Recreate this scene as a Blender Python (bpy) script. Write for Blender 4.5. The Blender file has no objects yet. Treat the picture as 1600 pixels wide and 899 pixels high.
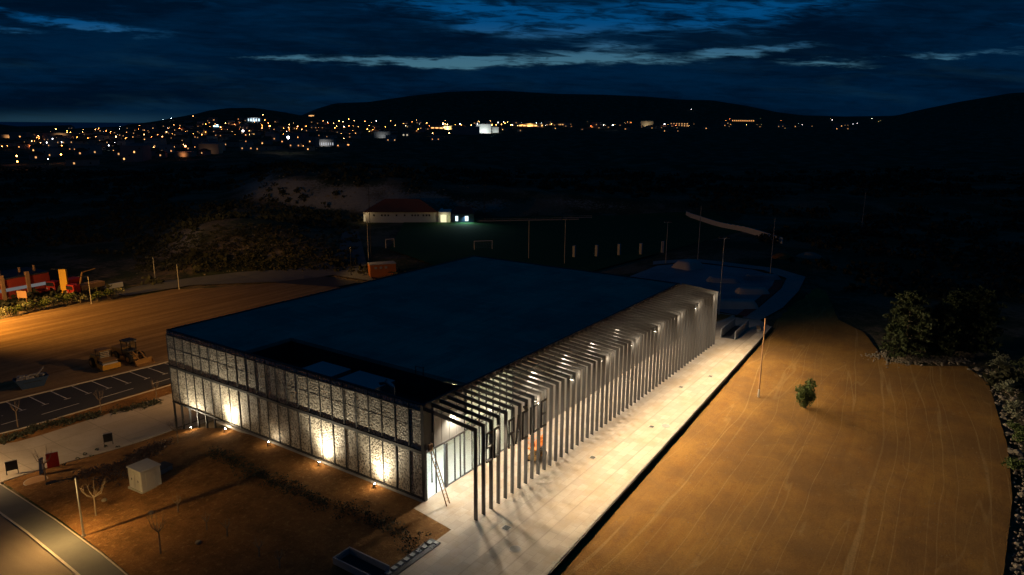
import bpy, math, random
import numpy as np
from mathutils import Vector, Matrix, noise
random.seed(7)
C = bpy.context.scene.collection
R = math.radians
PI = math.pi

# ------------------------------------------------------------------ camera
# world axes: origin = south corner of the hall, +X along its long side, +Y along the lit facade
CAM = np.array([-41.98945, -37.57835]); H = 32.0
FWD = np.array([0.82669045, 0.56265701]); RGT = np.array([0.56265701, -0.82669045])
PITCH = R(12.9857); ROLL = 0.0068; F = 1103.7
cam = bpy.data.cameras.new('camera'); co = bpy.data.objects.new('camera', cam); C.objects.link(co)
co.location = (CAM[0], CAM[1], H)
fw = Vector((FWD[0]*math.cos(PITCH), FWD[1]*math.cos(PITCH), -math.sin(PITCH)))
rt = Vector((RGT[0], RGT[1], 0)); up = rt.cross(fw)
rt2 = rt*math.cos(ROLL) - up*math.sin(ROLL)*-1
up2 = rt2.cross(fw)
M = Matrix((rt2, up2, -fw)).transposed()
co.rotation_euler = M.to_euler()
cam.sensor_width = 36; cam.lens = F/1600*36
cam.clip_start = .5; cam.clip_end = 90000
bpy.context.scene.camera = co
S = bpy.context.scene
S.view_settings.view_transform = 'Standard'; S.view_settings.look = 'None'
S.view_settings.exposure = 0; S.view_settings.gamma = 1; S.view_settings.use_curve_mapping = False

# ------------------------------------------------------------------ world: dusk sky with broken cloud
W = bpy.data.worlds.new('World'); S.world = W; W.use_nodes = True
nt = W.node_tree; nt.nodes.clear()
class NG:
    """tiny node helper"""
    def __init__(s, nt): s.nt = nt
    def n(s, t, **k):
        o = s.nt.nodes.new(t)
        for a, b in k.items(): setattr(o, a, b)
        return o
    def link(s, a, b): s.nt.links.new(a, b)
    def put(s, sock, v):
        if hasattr(v, 'is_output') or isinstance(v, bpy.types.NodeSocket): s.nt.links.new(v, sock)
        else: sock.default_value = v
    def m(s, op, a, b=0.0, c=None, clamp=False):
        o = s.n('ShaderNodeMath', operation=op, use_clamp=clamp); s.put(o.inputs[0], a); s.put(o.inputs[1], b)
        if c is not None: s.put(o.inputs[2], c)
        return o.outputs[0]
    def vm(s, op, a, b):
        o = s.n('ShaderNodeVectorMath', operation=op); s.put(o.inputs[0], a); s.put(o.inputs[1], b)
        return o.outputs['Value'] if op == 'DOT_PRODUCT' else o.outputs[0]
    def mix(s, f, a, b, bt='MIX'):
        o = s.n('ShaderNodeMix', data_type='RGBA', blend_type=bt); s.put(o.inputs[0], f)
        s.put(o.inputs[6], a if not isinstance(a, tuple) else (*a[:3], 1)); s.put(o.inputs[7], b if not isinstance(b, tuple) else (*b[:3], 1))
        return o.outputs[2]
    def ramp(s, f, stops):
        o = s.n('ShaderNodeMapRange', interpolation_type='SMOOTHSTEP'); s.put(o.inputs[0], f)
        o.inputs[1].default_value, o.inputs[2].default_value = stops[0], stops[1]
        o.inputs[3].default_value = stops[2] if len(stops) > 2 else 0; o.inputs[4].default_value = stops[3] if len(stops) > 3 else 1
        return o.outputs[0]
    def noise(s, vec, scale, detail=4, rough=.55, out=0, dist=0):
        o = s.n('ShaderNodeTexNoise'); s.put(o.inputs['Vector'], vec); o.inputs['Scale'].default_value = scale
        o.inputs['Detail'].default_value = detail; o.inputs['Roughness'].default_value = rough; o.inputs['Distortion'].default_value = dist
        return o.outputs[out]
    def comb(s, x, y, z=0.0):
        o = s.n('ShaderNodeCombineXYZ'); s.put(o.inputs[0], x); s.put(o.inputs[1], y); s.put(o.inputs[2], z); return o.outputs[0]
    def mapv(s, vec, scale=(1, 1, 1), rot=0, loc=(0, 0, 0)):
        o = s.n('ShaderNodeMapping'); s.put(o.inputs[0], vec); o.inputs['Scale'].default_value = scale
        o.inputs['Rotation'].default_value = (0, 0, rot); o.inputs['Location'].default_value = loc; return o.outputs[0]
g = NG(nt)
tc = g.n('ShaderNodeTexCoord').outputs['Generated']
dF = g.vm('DOT_PRODUCT', tc, (FWD[0], FWD[1], 0)); dR = g.vm('DOT_PRODUCT', tc, (RGT[0], RGT[1], 0)); dZ = g.vm('DOT_PRODUCT', tc, (0, 0, 1))
den = g.m('MAXIMUM', g.m('ABSOLUTE', dF), .05)
az = g.m('DIVIDE', dR, den); el = g.m('DIVIDE', dZ, den)
# streaky cloud field
uv = g.comb(g.m('MULTIPLY', az, 3.0), g.m('MULTIPLY', g.m('ADD', el, g.m('MULTIPLY', az, .03)), 16.0), 0.0)
n1 = g.noise(uv, 1.6, 7, .58, dist=.5); n2 = g.noise(g.mapv(uv, (1, 1, 1), 0, (7, 3, 1)), 4.5, 6, .6); nw = g.noise(g.mapv(uv, (1, 1, 1), 0, (3, 9, 1)), 2.2, 5, .6)
azw = g.m('ADD', az, g.m('MULTIPLY', g.m('SUBTRACT', nw, .5), .10)); elw = g.m('ADD', el, g.m('MULTIPLY', g.m('SUBTRACT', n2, .5), .028))
def gauss(px, py, wx, wy, tilt=0.0, amp=1.0):
    a0 = (px-800)/1104; e0 = (195+.0068*(px-800)-py)/1104*1.0
    da = g.m('SUBTRACT', azw, a0); de = g.m('SUBTRACT', g.m('SUBTRACT', elw, e0), g.m('MULTIPLY', da, -tilt))
    q = g.m('ADD', g.m('POWER', g.m('ABSOLUTE', g.m('DIVIDE', da, wx/1104)), 2.0), g.m('POWER', g.m('ABSOLUTE', g.m('DIVIDE', de, wy/1104)), 2.0))
    return g.m('MULTIPLY', g.m('EXPONENT', g.m('MULTIPLY', q, -1.0)), amp)
tot = None
for a in [(640, 102, 120, 6, .0, 1.1), (860, 101, 140, 8, -.03, 1.0), (930, 94, 90, 7, 0, .55), (470, 100, 80, 3, .03, .5), (180, 52, 90, 6, .10, .95), (50, 57, 60, 5, .05, .6), (30, 28, 60, 6, .15, .7),
          (745, 53, 45, 9, -.05, .75), (1000, 35, 230, 28, 0, .55), (880, 55, 90, 12, -.05, .6), (760, 25, 110, 14, .05, .4), (960, 80, 70, 6, 0, .5), (1150, 90, 80, 7, -.1, .8), (1270, 106, 70, 5, 0, .65), (1480, 92, 150, 4, -.05, .5), (1200, 25, 160, 18, -.1, .32), (690, 30, 130, 16, .05, .25), (1560, 45, 90, 8, -.15, .3), (1590, 70, 60, 5, -.1, .35), (350, 20, 200, 12, .1, .12)]:
    q = gauss(*a); tot = q if tot is None else g.m('ADD', tot, q)
hi = g.ramp(el, (.22, .5)); 
gap = g.m('MULTIPLY', g.m('MAXIMUM', tot, g.m('MULTIPLY', hi, .2)), g.ramp(g.m('ADD', n1, g.m('MULTIPLY', n2, .35)), (.46, .78, .35, 1.25)))
n3 = g.noise(g.mapv(uv, (1, 1.6, 1), 0, (11, 5, 2)), 6.5, 8, .62, dist=.8)
gap = g.m('MULTIPLY', gap, g.ramp(n3, (.36, .62, .45, 1.25)))
gap = g.ramp(gap, (.05, .85))
gap = g.m('MAXIMUM', gap, g.m('MULTIPLY', g.m('EXPONENT', g.m('MULTIPLY', g.m('ADD', g.m('POWER', g.m('MULTIPLY', g.m('ADD', az, .62), 5.0), 2.0), g.m('POWER', g.m('MULTIPLY', el, 90.0), 2.0)), -1.0)), .20))
wisps = g.m('MULTIPLY', g.ramp(n1, (.5, .72)), .05)
sky = g.n('ShaderNodeTexSky', sky_type='NISHITA', sun_disc=False)
sky.sun_elevation = R(-4); sky.sun_rotation = R(55); sky.altitude = 60
nish = g.mix(1.0, sky.outputs[0], (.05, .8, 1.2), 'MULTIPLY')
lowglow = g.ramp(el, (.07, .14))
clear = g.mix(lowglow, (1.0, 2.9, 4.1), (.01, 1.15, 3.6))
clear = g.mix(1.0, clear, g.mix(1.0, nish, (.04, .04, .04), 'MULTIPLY'), 'ADD')
cloud = g.mix(g.m('MULTIPLY', n2, 1.0), (.002, .13, .45), (.002, .25, .75))
cloudd = g.mix(g.ramp(el, (-.01, .07)), g.mix(1.0, cloud, (.75, .75, .75), 'MULTIPLY'), cloud)
cs_ = g.ramp(g.m('ADD', g.noise(g.mapv(uv, (1, 1, 1), 0, (21, 4, 0)), .9, 6, .6, dist=.6), g.m('MULTIPLY', g.m('SUBTRACT', n3, .5), .5)), (.34, .68, .55, 1.22))
cloudd = g.mix(1.0, cloudd, g.comb(cs_, cs_, cs_), 'MULTIPLY')
col = g.mix(g.m('MAXIMUM', gap, wisps), cloudd, clear)
bg = g.n('ShaderNodeBackground'); g.link(col, bg.inputs[0]); bg.inputs[1].default_value = .050
wo = g.n('ShaderNodeOutputWorld'); g.link(bg.outputs[0], wo.inputs[0])

# ------------------------------------------------------------------ lights (lamps of the place, plus a few added unseen ones)
WARM = (1, .80, .56); SOD = (1, .56, .17); COOL = (.86, .95, 1.0)
def lamp(name, kind, loc, energy, col, size=.15, aim=None, cone=120, blend=.6, parent=None):
    l = bpy.data.lights.new(name, kind); l.energy = energy; l.color = col
    if kind == 'AREA': l.size = size
    else: l.shadow_soft_size = size
    if kind == 'SPOT': l.spot_size = R(cone); l.spot_blend = blend
    o = bpy.data.objects.new(name, l); C.objects.link(o); o.location = loc
    if aim is not None: o.rotation_euler = (Vector(aim)-Vector(loc)).to_track_quat('-Z', 'Y').to_euler()
    return o

# ------------------------------------------------------------------ pixel-free geometry helpers
def smooth(t): t = np.clip(t, 0, 1); return t*t*(3-2*t)
def ray(u, v):
    x = u-800; y = v-449.5; s, c = math.sin(ROLL), math.cos(ROLL)
    x, y = (x*c+y*s)/F, (-x*s+y*c)/F
    h = math.cos(PITCH)-y*math.sin(PITCH); d = FWD*h+RGT*x
    return np.array([d[0], d[1], -math.sin(PITCH)-y*math.cos(PITCH)]), h
def zpoint(u, v, D):
    """world point seen in the photo direction (u,v) at forward distance D"""
    r, h = ray(u, v); t = D/h; return np.array([CAM[0]+r[0]*t, CAM[1]+r[1]*t, H+r[2]*t])
def frame(x, y):
    dx, dy = x-CAM[0], y-CAM[1]; f = dx*FWD[0]+dy*FWD[1]; r = dx*RGT[0]+dy*RGT[1]; return f, r
# cheap smooth value noise on numpy arrays
_rs = np.random.RandomState(3); _T = _rs.rand(256, 256)
def vnoise(x, y, s):
    x = np.asarray(x, float)/s+1000.3; y = np.asarray(y, float)/s+1000.7; xi = np.floor(x).astype(int); yi = np.floor(y).astype(int)
    fx = x-xi; fy = y-yi; fx = fx*fx*(3-2*fx); fy = fy*fy*(3-2*fy); q = lambda i, j: _T[i % 256, j % 256]
    return (q(xi, yi)*(1-fx)+q(xi+1, yi)*fx)*(1-fy)+(q(xi, yi+1)*(1-fx)+q(xi+1, yi+1)*fx)*fy
def fbm(x, y, s, o=4):
    v = 0; a = .5
    for i in range(o): v = v+a*vnoise(x+37*i, y-19*i, s/2**i); a *= .5
    return v
RIDGE = [(-400, 198), (-100, 190), (0, 193), (45, 202), (120, 199), (160, 196), (205, 199), (260, 192), (320, 186), (360, 178), (400, 177), (440, 183), (480, 180), (500, 171), (530, 162), (580, 160), (640, 151), (700, 144), (760, 142), (800, 143), (870, 147), (930, 148), (1000, 151), (1050, 156), (1100, 157), (1150, 165), (1200, 175), (1240, 180), (1300, 182), (1380, 181), (1420, 171), (1480, 159), (1550, 147), (1600, 144), (1900, 150), (2400, 165)]
_rx = np.array([(u-800)/F for u, v in RIDGE]); _re = np.array([(195+.0068*(u-800)-v)/F for u, v in RIDGE])
PF = lambda Y: np.interp(Y, [24, 28, 34.5, 38.5], [0, -.5, -2.1, -3.4])
PR = lambda Y: np.interp(Y, [14, 24, 39], [0, -.7, -2.4])
def zt(x, y):
    x = np.asarray(x, float); y = np.asarray(y, float)
    wr = smooth((-3-x)/15)
    z = PF(y)*(1-wr)+PR(y)*wr
    wl = smooth((y-39)/6); z = z*(1-wl)+wl*np.where(True, -3.4+1.0*smooth((-11-x)/7), 0)
    zf = -1.2*smooth((y-22)/20)
    k = smooth((x-66)/24); z = z*(1-k)+zf*k
    z = np.where((y < np.where(x < 74, -13.85+.0535*x, -9.3)) & (x < 135), np.minimum(z, -.45), z)
    f, r = frame(x, y); fs = np.maximum(f, 1.0); q = r/fs; near = f > 60
    # rocky quarry mounds between the hall and the town
    u = 800+1104*q; nz = fbm(x, y, 26, 5)
    e = 262+(u-470)**2/1500*.12
    A = 13.5*smooth((u-340)/130)*(1-.45*smooth((u-620)/200))*(1-.5*smooth((u-900)/300))*smooth((f-262-14*(nz-.5)*2)/26)*(1-.85*smooth((f-350)/120))
    B = 8.0*smooth((u-190)/150)*(1-smooth((u-400)/170))*smooth((f-158-20*(nz-.5)-.02*(u-300))/34)*(1-.7*smooth((f-205)/30))
    z = z+np.where(near, (A+B)*(.72+.6*(nz-.35)), 0)
    # plain then town slopes, hills beyond
    amp = smooth((f-230)/300); z = z+np.where(near, amp*((nz-.45)*5+(fbm(x, y, 140, 3)-.45)*9), 0)
    left = 1-smooth((u-120)/260)
    town = smooth((f-800)/2200)*(38*(1-left)+12*left)
    hillA = 66*np.exp(-((u-385)/110)**2)*smooth((f-1500)/900)*(1-smooth((f-2700)/600))
    z = z+np.where(near, town*(.8+.4*fbm(x, y, 420, 3))+hillA*.75, 0)
    top = H+np.interp(q, _rx, _re)*5200
    env = smooth((f-3000)/2200)*(1-.5*smooth((f-5600)/2500))
    lowland = np.where((u < 215) & near, smooth((215-u)/25)*smooth((f-2500)/350), 0)
    z = np.where(near, z*(1-env)+top*env*(.93+.14*fbm(x, y, 700, 4)*smooth((5100-f)/600)), z)
    z = z*(1-lowland)+np.where(u < 130, np.where(f > 4500, top*.9, -60), -60)*lowland
    return z
zt1 = lambda x, y: float(zt(np.array([x]), np.array([y]))[0])
def at(u, v, zoff=0.0, far=5000):
    r, h = ray(u, v); t = np.concatenate([np.linspace(25, 400, 1500), np.geomspace(401, far, 3000)])/h
    X = CAM[0]+r[0]*t; Y = CAM[1]+r[1]*t; Z = H+r[2]*t; d = Z-zt(X, Y)-zoff
    i = np.argmax(d < 0)
    if d[i] >= 0: i = len(t)-1
    if i == 0: return Vector((X[0], Y[0], Z[0]))
    k = d[i-1]/(d[i-1]-d[i]); return Vector((X[i-1]+(X[i]-X[i-1])*k, Y[i-1]+(Y[i]-Y[i-1])*k, Z[i-1]+(Z[i]-Z[i-1])*k))

class MB:
    def __init__(s): s.v = []; s.f = []; s.mi = []; s.cur = 0
    def add(s, vs, fs):
        o = len(s.v); s.v += [tuple(v) for v in vs]; s.f += [tuple(i+o for i in f) for f in fs]; s.mi += [s.cur]*len(fs); return s
    def box(s, x0, x1, y0, y1, z0, z1, M=None):
        vs = [Vector((x, y, z)) for z in (z0, z1) for x, y in ((x0, y0), (x1, y0), (x1, y1), (x0, y1))]
        if M: vs = [M @ v for v in vs]
        return s.add(vs, [(3, 2, 1, 0), (4, 5, 6, 7), (0, 1, 5, 4), (1, 2, 6, 5), (2, 3, 7, 6), (3, 0, 4, 7)])
    def bbox(s, x0, x1, y0, y1, z0, z1, b=.02, M=None):
        """box with chamfered vertical and top edges"""
        ring = lambda i, z: [(x0+i, y0+b, z), (x0+b, y0+i, z), (x1-b, y0+i, z), (x1-i, y0+b, z), (x1-i, y1-b, z), (x1-b, y1-i, z), (x0+b, y1-i, z), (x0+i, y1-b, z)]
        vs = [Vector(p) for p in ring(0, z0)+ring(0, z1-b)+ring(b*.7, z1)]
        if M: vs = [M @ v for v in vs]
        fs = [tuple(range(7, -1, -1)), tuple(range(16, 24))]
        for k in (0, 8):
            for i in range(8): j = (i+1) % 8; fs.append((k+i, k+j, k+8+j, k+8+i))
        return s.add(vs, fs)
    def tube(s, p0, p1, r0, r1=None, n=8, cap=True):
        r1 = r0 if r1 is None else r1; p0 = Vector(p0); p1 = Vector(p1); d = (p1-p0).normalized()
        a = d.orthogonal().normalized(); b = d.cross(a); vs = []
        for p, r in ((p0, r0), (p1, r1)):
            for i in range(n): t = 2*PI*i/n; vs.append(p+a*r*math.cos(t)+b*r*math.sin(t))
        fs = [(i, (i+1) % n, n+(i+1) % n, n+i) for i in range(n)]
        if cap: fs += [tuple(range(n-1, -1, -1)), tuple(range(n, 2*n))]
        return s.add(vs, fs)
    def lathe(s, prof, n=16, M=None):
        vs = []
        for r, z in prof:
            for i in range(n): t = 2*PI*i/n; v = Vector((r*math.cos(t), r*math.sin(t), z)); vs.append(M @ v if M else v)
        fs = []
        for k in range(len(prof)-1):
            for i in range(n): j = (i+1) % n; fs.append((k*n+i, k*n+j, (k+1)*n+j, (k+1)*n+i))
        fs.append(tuple(range(n-1, -1, -1))); fs.append(tuple(range((len(prof)-1)*n, len(prof)*n)))
        return s.add(vs, fs)
    def prism(s, poly, z0, z1, M=None):
        n = len(poly); vs = [Vector((x, y, z)) for z in (z0, z1) for x, y in poly]
        if M: vs = [M @ v for v in vs]
        return s.add(vs, [tuple(range(n-1, -1, -1)), tuple(range(n, 2*n))]+[(i, (i+1) % n, n+(i+1) % n, n+i) for i in range(n)])
    def mesh(s, name, mats):
        me = bpy.data.meshes.new(name); me.from_pydata(s.v, [], s.f)
        for m in (mats if isinstance(mats, (list, tuple)) else [mats]): me.materials.append(m)
        if max(s.mi, default=0): me.polygons.foreach_set('material_index', s.mi)
        me.update(); return me
    def build(s, name, mats, parent=None, loc=None, rz=0, smooth_=False):
        me = s.mesh(name, mats)
        if smooth_:
            for p in me.polygons: p.use_smooth = True
        o = bpy.data.objects.new(name, me); C.objects.link(o)
        if parent: o.parent = parent
        if loc is not None: o.location = loc
        o.rotation_euler.z = rz
        return o
def tag(o, label=None, cat=None, group=None, kind=None):
    if label: o['label'] = label
    if cat: o['category'] = cat
    if group: o['group'] = group
    if kind: o['kind'] = kind
    return o
def thing(name, label, cat, loc=(0, 0, 0), rz=0, group=None):
    o = bpy.data.objects.new(name, None); C.objects.link(o); o.location = loc; o.rotation_euler.z = rz; o.empty_display_size = .3
    return tag(o, label, cat, group)
KIDS = {}
def dup(root, loc, rz=None, label=None, group=None, scale=None):
    r = root.copy(); C.objects.link(r); r.location = loc
    if rz is not None: r.rotation_euler.z = rz
    if scale is not None: r.scale = scale
    if label: r['label'] = label
    if group: r['group'] = group
    if root.name not in KIDS: KIDS[root.name] = [(ch, list(ch.children)) for ch in root.children]
    for ch, gs in KIDS[root.name]:
        c = ch.copy(); C.objects.link(c); c.parent = r
        for q in gs:
            d = q.copy(); C.objects.link(d); d.parent = c
    return r

# ------------------------------------------------------------------ materials
def mat(name, build, rough=.8, metal=0.0, spec=.3):
    m = bpy.data.materials.new(name); m.use_nodes = True; t = m.node_tree; b = t.nodes['Principled BSDF']
    b.inputs['Roughness'].default_value = rough; b.inputs['Metallic'].default_value = metal; b.inputs['Specular IOR Level'].default_value = spec
    gg = NG(t); gg.b = b; tcn = gg.n('ShaderNodeTexCoord'); gg.obj = tcn.outputs['Object']; gg.geo = gg.n('ShaderNodeNewGeometry'); gg.pos = gg.geo.outputs['Position']
    c = build(gg)
    if c is not None: gg.put(b.inputs['Base Color'], c if not isinstance(c, tuple) else (*c[:3], 1))
    return m
def bump(gg, h, strength=.4, dist=.05):
    o = gg.n('ShaderNodeBump'); o.inputs['Strength'].default_value = strength; o.inputs['Distance'].default_value = dist
    gg.put(o.inputs['Height'], h); gg.link(o.outputs[0], gg.b.inputs['Normal'])
def plain(name, c, var=.25, scale=6, rough=.7, metal=0.0, spec=.3, bmp=.1):
    def f(gg):
        n = gg.noise(gg.obj, scale, 5); lo = tuple(x*(1-var) for x in c); hi = tuple(min(1, x*(1+var)) for x in c)
        if bmp: bump(gg, gg.noise(gg.obj, scale*5, 3), bmp, .02)
        return gg.mix(n, lo, hi)
    return mat(name, f, rough, metal, spec)
def emit(name, c, strength, sample=True):
    m = bpy.data.materials.new(name); m.use_nodes = True; t = m.node_tree; t.nodes.clear()
    e = t.nodes.new('ShaderNodeEmission'); e.inputs[0].default_value = (*c, 1); e.inputs[1].default_value = strength
    o = t.nodes.new('ShaderNodeOutputMaterial'); t.links.new(e.outputs[0], o.inputs[0])
    if not sample: m.cycles.emission_sampling = 'NONE'
    return m
def f_ground(gg):
    n = gg.noise(gg.pos, .05, 7, .65); n2 = gg.noise(gg.pos, .9, 6, .7); sl = gg.n('ShaderNodeSeparateXYZ'); gg.link(gg.geo.outputs['Normal'], sl.inputs[0])
    rock = gg.ramp(gg.m('ADD', sl.outputs[2], gg.m('MULTIPLY', gg.m('SUBTRACT', n2, .5), .22)), (.955, .90))
    patches = gg.ramp(gg.m('ADD', n, gg.m('MULTIPLY', n2, .3)), (.60, .74))
    scrub = gg.mix(n2, (.02, .028, .012), (.08, .085, .04)); soil = gg.mix(n2, (.10, .07, .04), (.25, .18, .11))
    c = gg.mix(patches, scrub, soil); c = gg.mix(rock, c, gg.mix(n2, (.18, .14, .10), (.46, .39, .30)))
    bump(gg, n2, .8, .5); return c
M_ground = mat('scrubland', f_ground, .95, spec=.1)
def f_field(gg):
    # long wheel tracks sweep along X and bend slowly
    w = gg.noise(gg.pos, .035, 2, .5); sx = gg.n('ShaderNodeSeparateXYZ'); gg.link(gg.pos, sx.inputs[0])
    yb = gg.m('ADD', sx.outputs[1], gg.m('MULTIPLY', gg.m('SUBTRACT', w, .5), 3.5)); yb = gg.m('ADD', yb, gg.m('MULTIPLY', gg.m('POWER', gg.m('MULTIPLY', gg.m('SUBTRACT', sx.outputs[0], 8), .01), 2), -16.0))
    tv = gg.comb(gg.m('MULTIPLY', sx.outputs[0], .022), yb, 0.0)
    a = gg.noise(tv, .8, 5, .6); b2 = gg.noise(gg.mapv(tv, (1, 1, 1), .0, (4, 8, 0)), 2.6, 3, .7)
    fine = gg.noise(gg.pos, 7, 6, .75); big = gg.noise(gg.pos, .09, 5, .6)
    ln = gg.ramp(gg.m('ABSOLUTE', gg.m('SUBTRACT', gg.noise(gg.mapv(tv, (.5, 1, 1), 0, (13, 2, 0)), .55, 1, .4), .5)), (.011, .002))
    ln2 = gg.ramp(gg.m('ABSOLUTE', gg.m('SUBTRACT', gg.noise(gg.mapv(gg.pos, (.006, .13, 1), .16, (1, 2, 0)), 3.0, 1, .4), .47)), (.009, .002))
    c = gg.mix(gg.ramp(gg.noise(gg.mapv(gg.pos, (.25, .5, 1)), .35, 6, .7), (.25, .75)), (.28, .126, .026), (.44, .225, .050)); c = gg.mix(gg.m('MULTIPLY', gg.ramp(a, (.35, .65)), .24), c, (.50, .265, .062)); c = gg.mix(gg.ramp(gg.noise(gg.mapv(tv, (3, 1, 1), 0, (2, 5, 0)), 5.5, 4, .7), (.45, .8, 0, .2)), c, (.17, .085, .028))
    c = gg.mix(gg.m('MULTIPLY', gg.ramp(b2, (.5, .8)), .16), c, (.50, .30, .12))
    c = gg.mix(gg.ramp(big, (.35, .7, 0, .55)), c, (.13, .075, .033))
    c = gg.mix(gg.m('MULTIPLY', gg.m('MAXIMUM', ln, gg.m('MULTIPLY', ln2, .6)), .35), c, (.58, .38, .17))
    c = gg.mix(gg.m('MULTIPLY', gg.ramp(gg.noise(gg.pos, .45, 4, .7), (.6, .8)), .6), c, (.38, .24, .11))
    c = gg.mix(gg.ramp(gg.noise(gg.pos, 1.3, 6, .8, dist=.8), (.5, .72, 0, .45)), c, (.16, .08, .028)); c = gg.mix(gg.ramp(gg.noise(gg.pos, .16, 6, .7, dist=1.0), (.45, .62, 0, .35)), c, (.20, .11, .045)); c = gg.mix(gg.ramp(fine, (.25, .8, .0, .45)), c, (.09, .05, .022))
    bump(gg, gg.m('ADD', fine, gg.m('MULTIPLY', gg.noise(gg.pos, 1.1, 6, .75), 1.5)), .6, .14); return c
M_field = mat('red_soil', f_field, .95, spec=.1)
def f_lot(gg):
    a = gg.noise(gg.mapv(gg.pos, (.03, .5, 1), .08), 1.2, 5, .6); fine = gg.noise(gg.pos, 2.2, 6, .7)
    c = gg.mix(gg.ramp(a, (.35, .7)), (.21, .125, .055), (.36, .235, .11)); c = gg.mix(gg.ramp(fine, (.3, .8, 0, .5)), c, (.14, .085, .04)); bump(gg, fine, .5, .15); return c
M_lot = mat('packed_earth', f_lot, .95, spec=.1)
def f_garden(gg):
    a = gg.noise(gg.pos, .35, 5, .65); fine = gg.noise(gg.pos, 9, 6, .8); mid = gg.noise(gg.pos, 2.2, 5, .7)
    c = gg.mix(gg.ramp(a, (.3, .7)), (.17, .080, .024), (.32, .155, .050)); c = gg.mix(gg.ramp(fine, (.35, .75, 0, .75)), c, (.065, .033, .014)); c = gg.mix(gg.ramp(mid, (.5, .75, 0, .7)), c, (.42, .25, .10)); c = gg.mix(gg.ramp(gg.noise(gg.pos, .8, 5, .75), (.5, .7, 0, .6)), c, (.10, .045, .016))
    bump(gg, gg.m('ADD', fine, mid), .9, .12); return c
M_garden = mat('mulched_soil', f_garden, .95, spec=.1)
def f_pave(gg):
    br = gg.n('ShaderNodeTexBrick'); gg.link(gg.mapv(gg.pos, (1, 1, 1), 0, (.3, .18, 0)), br.inputs['Vector']); br.inputs['Scale'].default_value = 1.0
    br.offset = .5; br.inputs['Brick Width'].default_value = 1.2; br.inputs['Row Height'].default_value = .8; br.inputs['Mortar Size'].default_value = .012; br.inputs['Bias'].default_value = 0
    br.inputs['Color1'].default_value = (.37, .30, .225, 1); br.inputs['Color2'].default_value = (.47, .385, .29, 1); br.inputs['Mortar'].default_value = (.25, .21, .17, 1)
    st = gg.noise(gg.pos, .22, 6, .65); st2 = gg.noise(gg.mapv(gg.pos, (1, 1, 1), 0, (5, 9, 0)), .8, 6, .7); fine = gg.noise(gg.pos, 14, 4, .7)
    c = gg.mix(gg.ramp(st, (.44, .66, 0, .6)), br.outputs[0], (.36, .25, .14)); c = gg.mix(gg.ramp(st2, (.5, .75, 0, .35)), c, (.52, .46, .38)); c = gg.mix(gg.ramp(fine, (.4, .8, 0, .3)), c, (.2, .16, .12)); c = gg.mix(gg.ramp(gg.noise(gg.mapv(gg.pos, (.15, .9, 1), .4), 1.0, 7, .75), (.52, .7, 0, .4)), c, (.27, .2, .13))
    sx = gg.n('ShaderNodeSeparateXYZ'); gg.link(gg.pos, sx.inputs[0])
    for y0 in (-8.9, -11.3):
        j = gg.ramp(gg.m('ABSOLUTE', gg.m('SUBTRACT', sx.outputs[1], y0)), (.05, .025)); c = gg.mix(gg.m('MULTIPLY', j, .6), c, (.2, .16, .12))
    gg.put(gg.b.inputs['Roughness'], gg.ramp(st2, (.3, .7, .55, .85)))
    bump(gg, br.outputs['Fac'], -.25, .01); return c
M_pave = mat('stone_paving', f_pave, .7, spec=.35)
def f_path(gg):
    st = gg.noise(gg.pos, .3, 6, .65); fine = gg.noise(gg.pos, 6, 5, .7); sx = gg.n('ShaderNodeTexBrick'); gg.link(gg.pos, sx.inputs['Vector']); sx.offset = 0
    sx.inputs['Scale'].default_value = 1; sx.inputs['Brick Width'].default_value = 5; sx.inputs['Row Height'].default_value = 5.2; sx.inputs['Mortar Size'].default_value = .05
    sx.inputs['Color1'].default_value = (.33, .285, .23, 1); sx.inputs['Color2'].default_value = (.36, .31, .25, 1); sx.inputs['Mortar'].default_value = (.22, .19, .15, 1)
    c = gg.mix(gg.ramp(st, (.35, .7, 0, .6)), sx.outputs[0], (.24, .20, .15)); c = gg.mix(gg.ramp(fine, (.4, .8, 0, .4)), c, (.2, .165, .13)); bump(gg, fine, .2, .03); return c
M_path = mat('pale_concrete_path', f_path, .8)
def f_asph(gg):
    st = gg.noise(gg.pos, .25, 6, .65); fine = gg.noise(gg.pos, 18, 4, .8)
    c = gg.mix(st, (.022, .022, .024), (.055, .053, .052)); c = gg.mix(gg.ramp(fine, (.45, .8, 0, .5)), c, (.10, .095, .09)); bump(gg, fine, .4, .02); return c
M_asph = mat('asphalt', f_asph, .8)
def f_road(gg):
    st = gg.noise(gg.mapv(gg.pos, (1, .12, 1)), .8, 6, .65); fine = gg.noise(gg.pos, 12, 5, .8)
    c = gg.mix(st, (.13, .10, .072), (.26, .205, .15)); c = gg.mix(gg.ramp(fine, (.4, .8, 0, .5)), c, (.08, .065, .05)); bump(gg, fine, .4, .02); return c
M_road = mat('dusty_asphalt', f_road, .85)
M_side = mat('pavement_asphalt', lambda gg: (bump(gg, gg.noise(gg.pos, 14, 5, .8), .3, .02), gg.mix(gg.noise(gg.pos, .5, 6, .7), (.085, .082, .075), (.15, .145, .13)))[1], .85)
M_kerb = plain('concrete_kerb', (.42, .37, .30), .3, 3, .85)
M_conc = plain('grey_concrete', (.28, .27, .25), .3, 1.2, .85)
M_white = plain('white_marking', (.55, .53, .48), .25, 8, .7)
M_dark = plain('dark_metal', (.030, .031, .033), .15, 4, .6, .1, .4, 0)
M_post = plain('bronze_grey_metal', (.105, .10, .094), .2, 5, .42, .35, .5)
M_galv = plain('galvanised_steel', (.42, .42, .41), .2, 10, .35, .8)
M_pole = plain('painted_pole', (.40, .38, .34), .2, 10, .5, .3)
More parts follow.
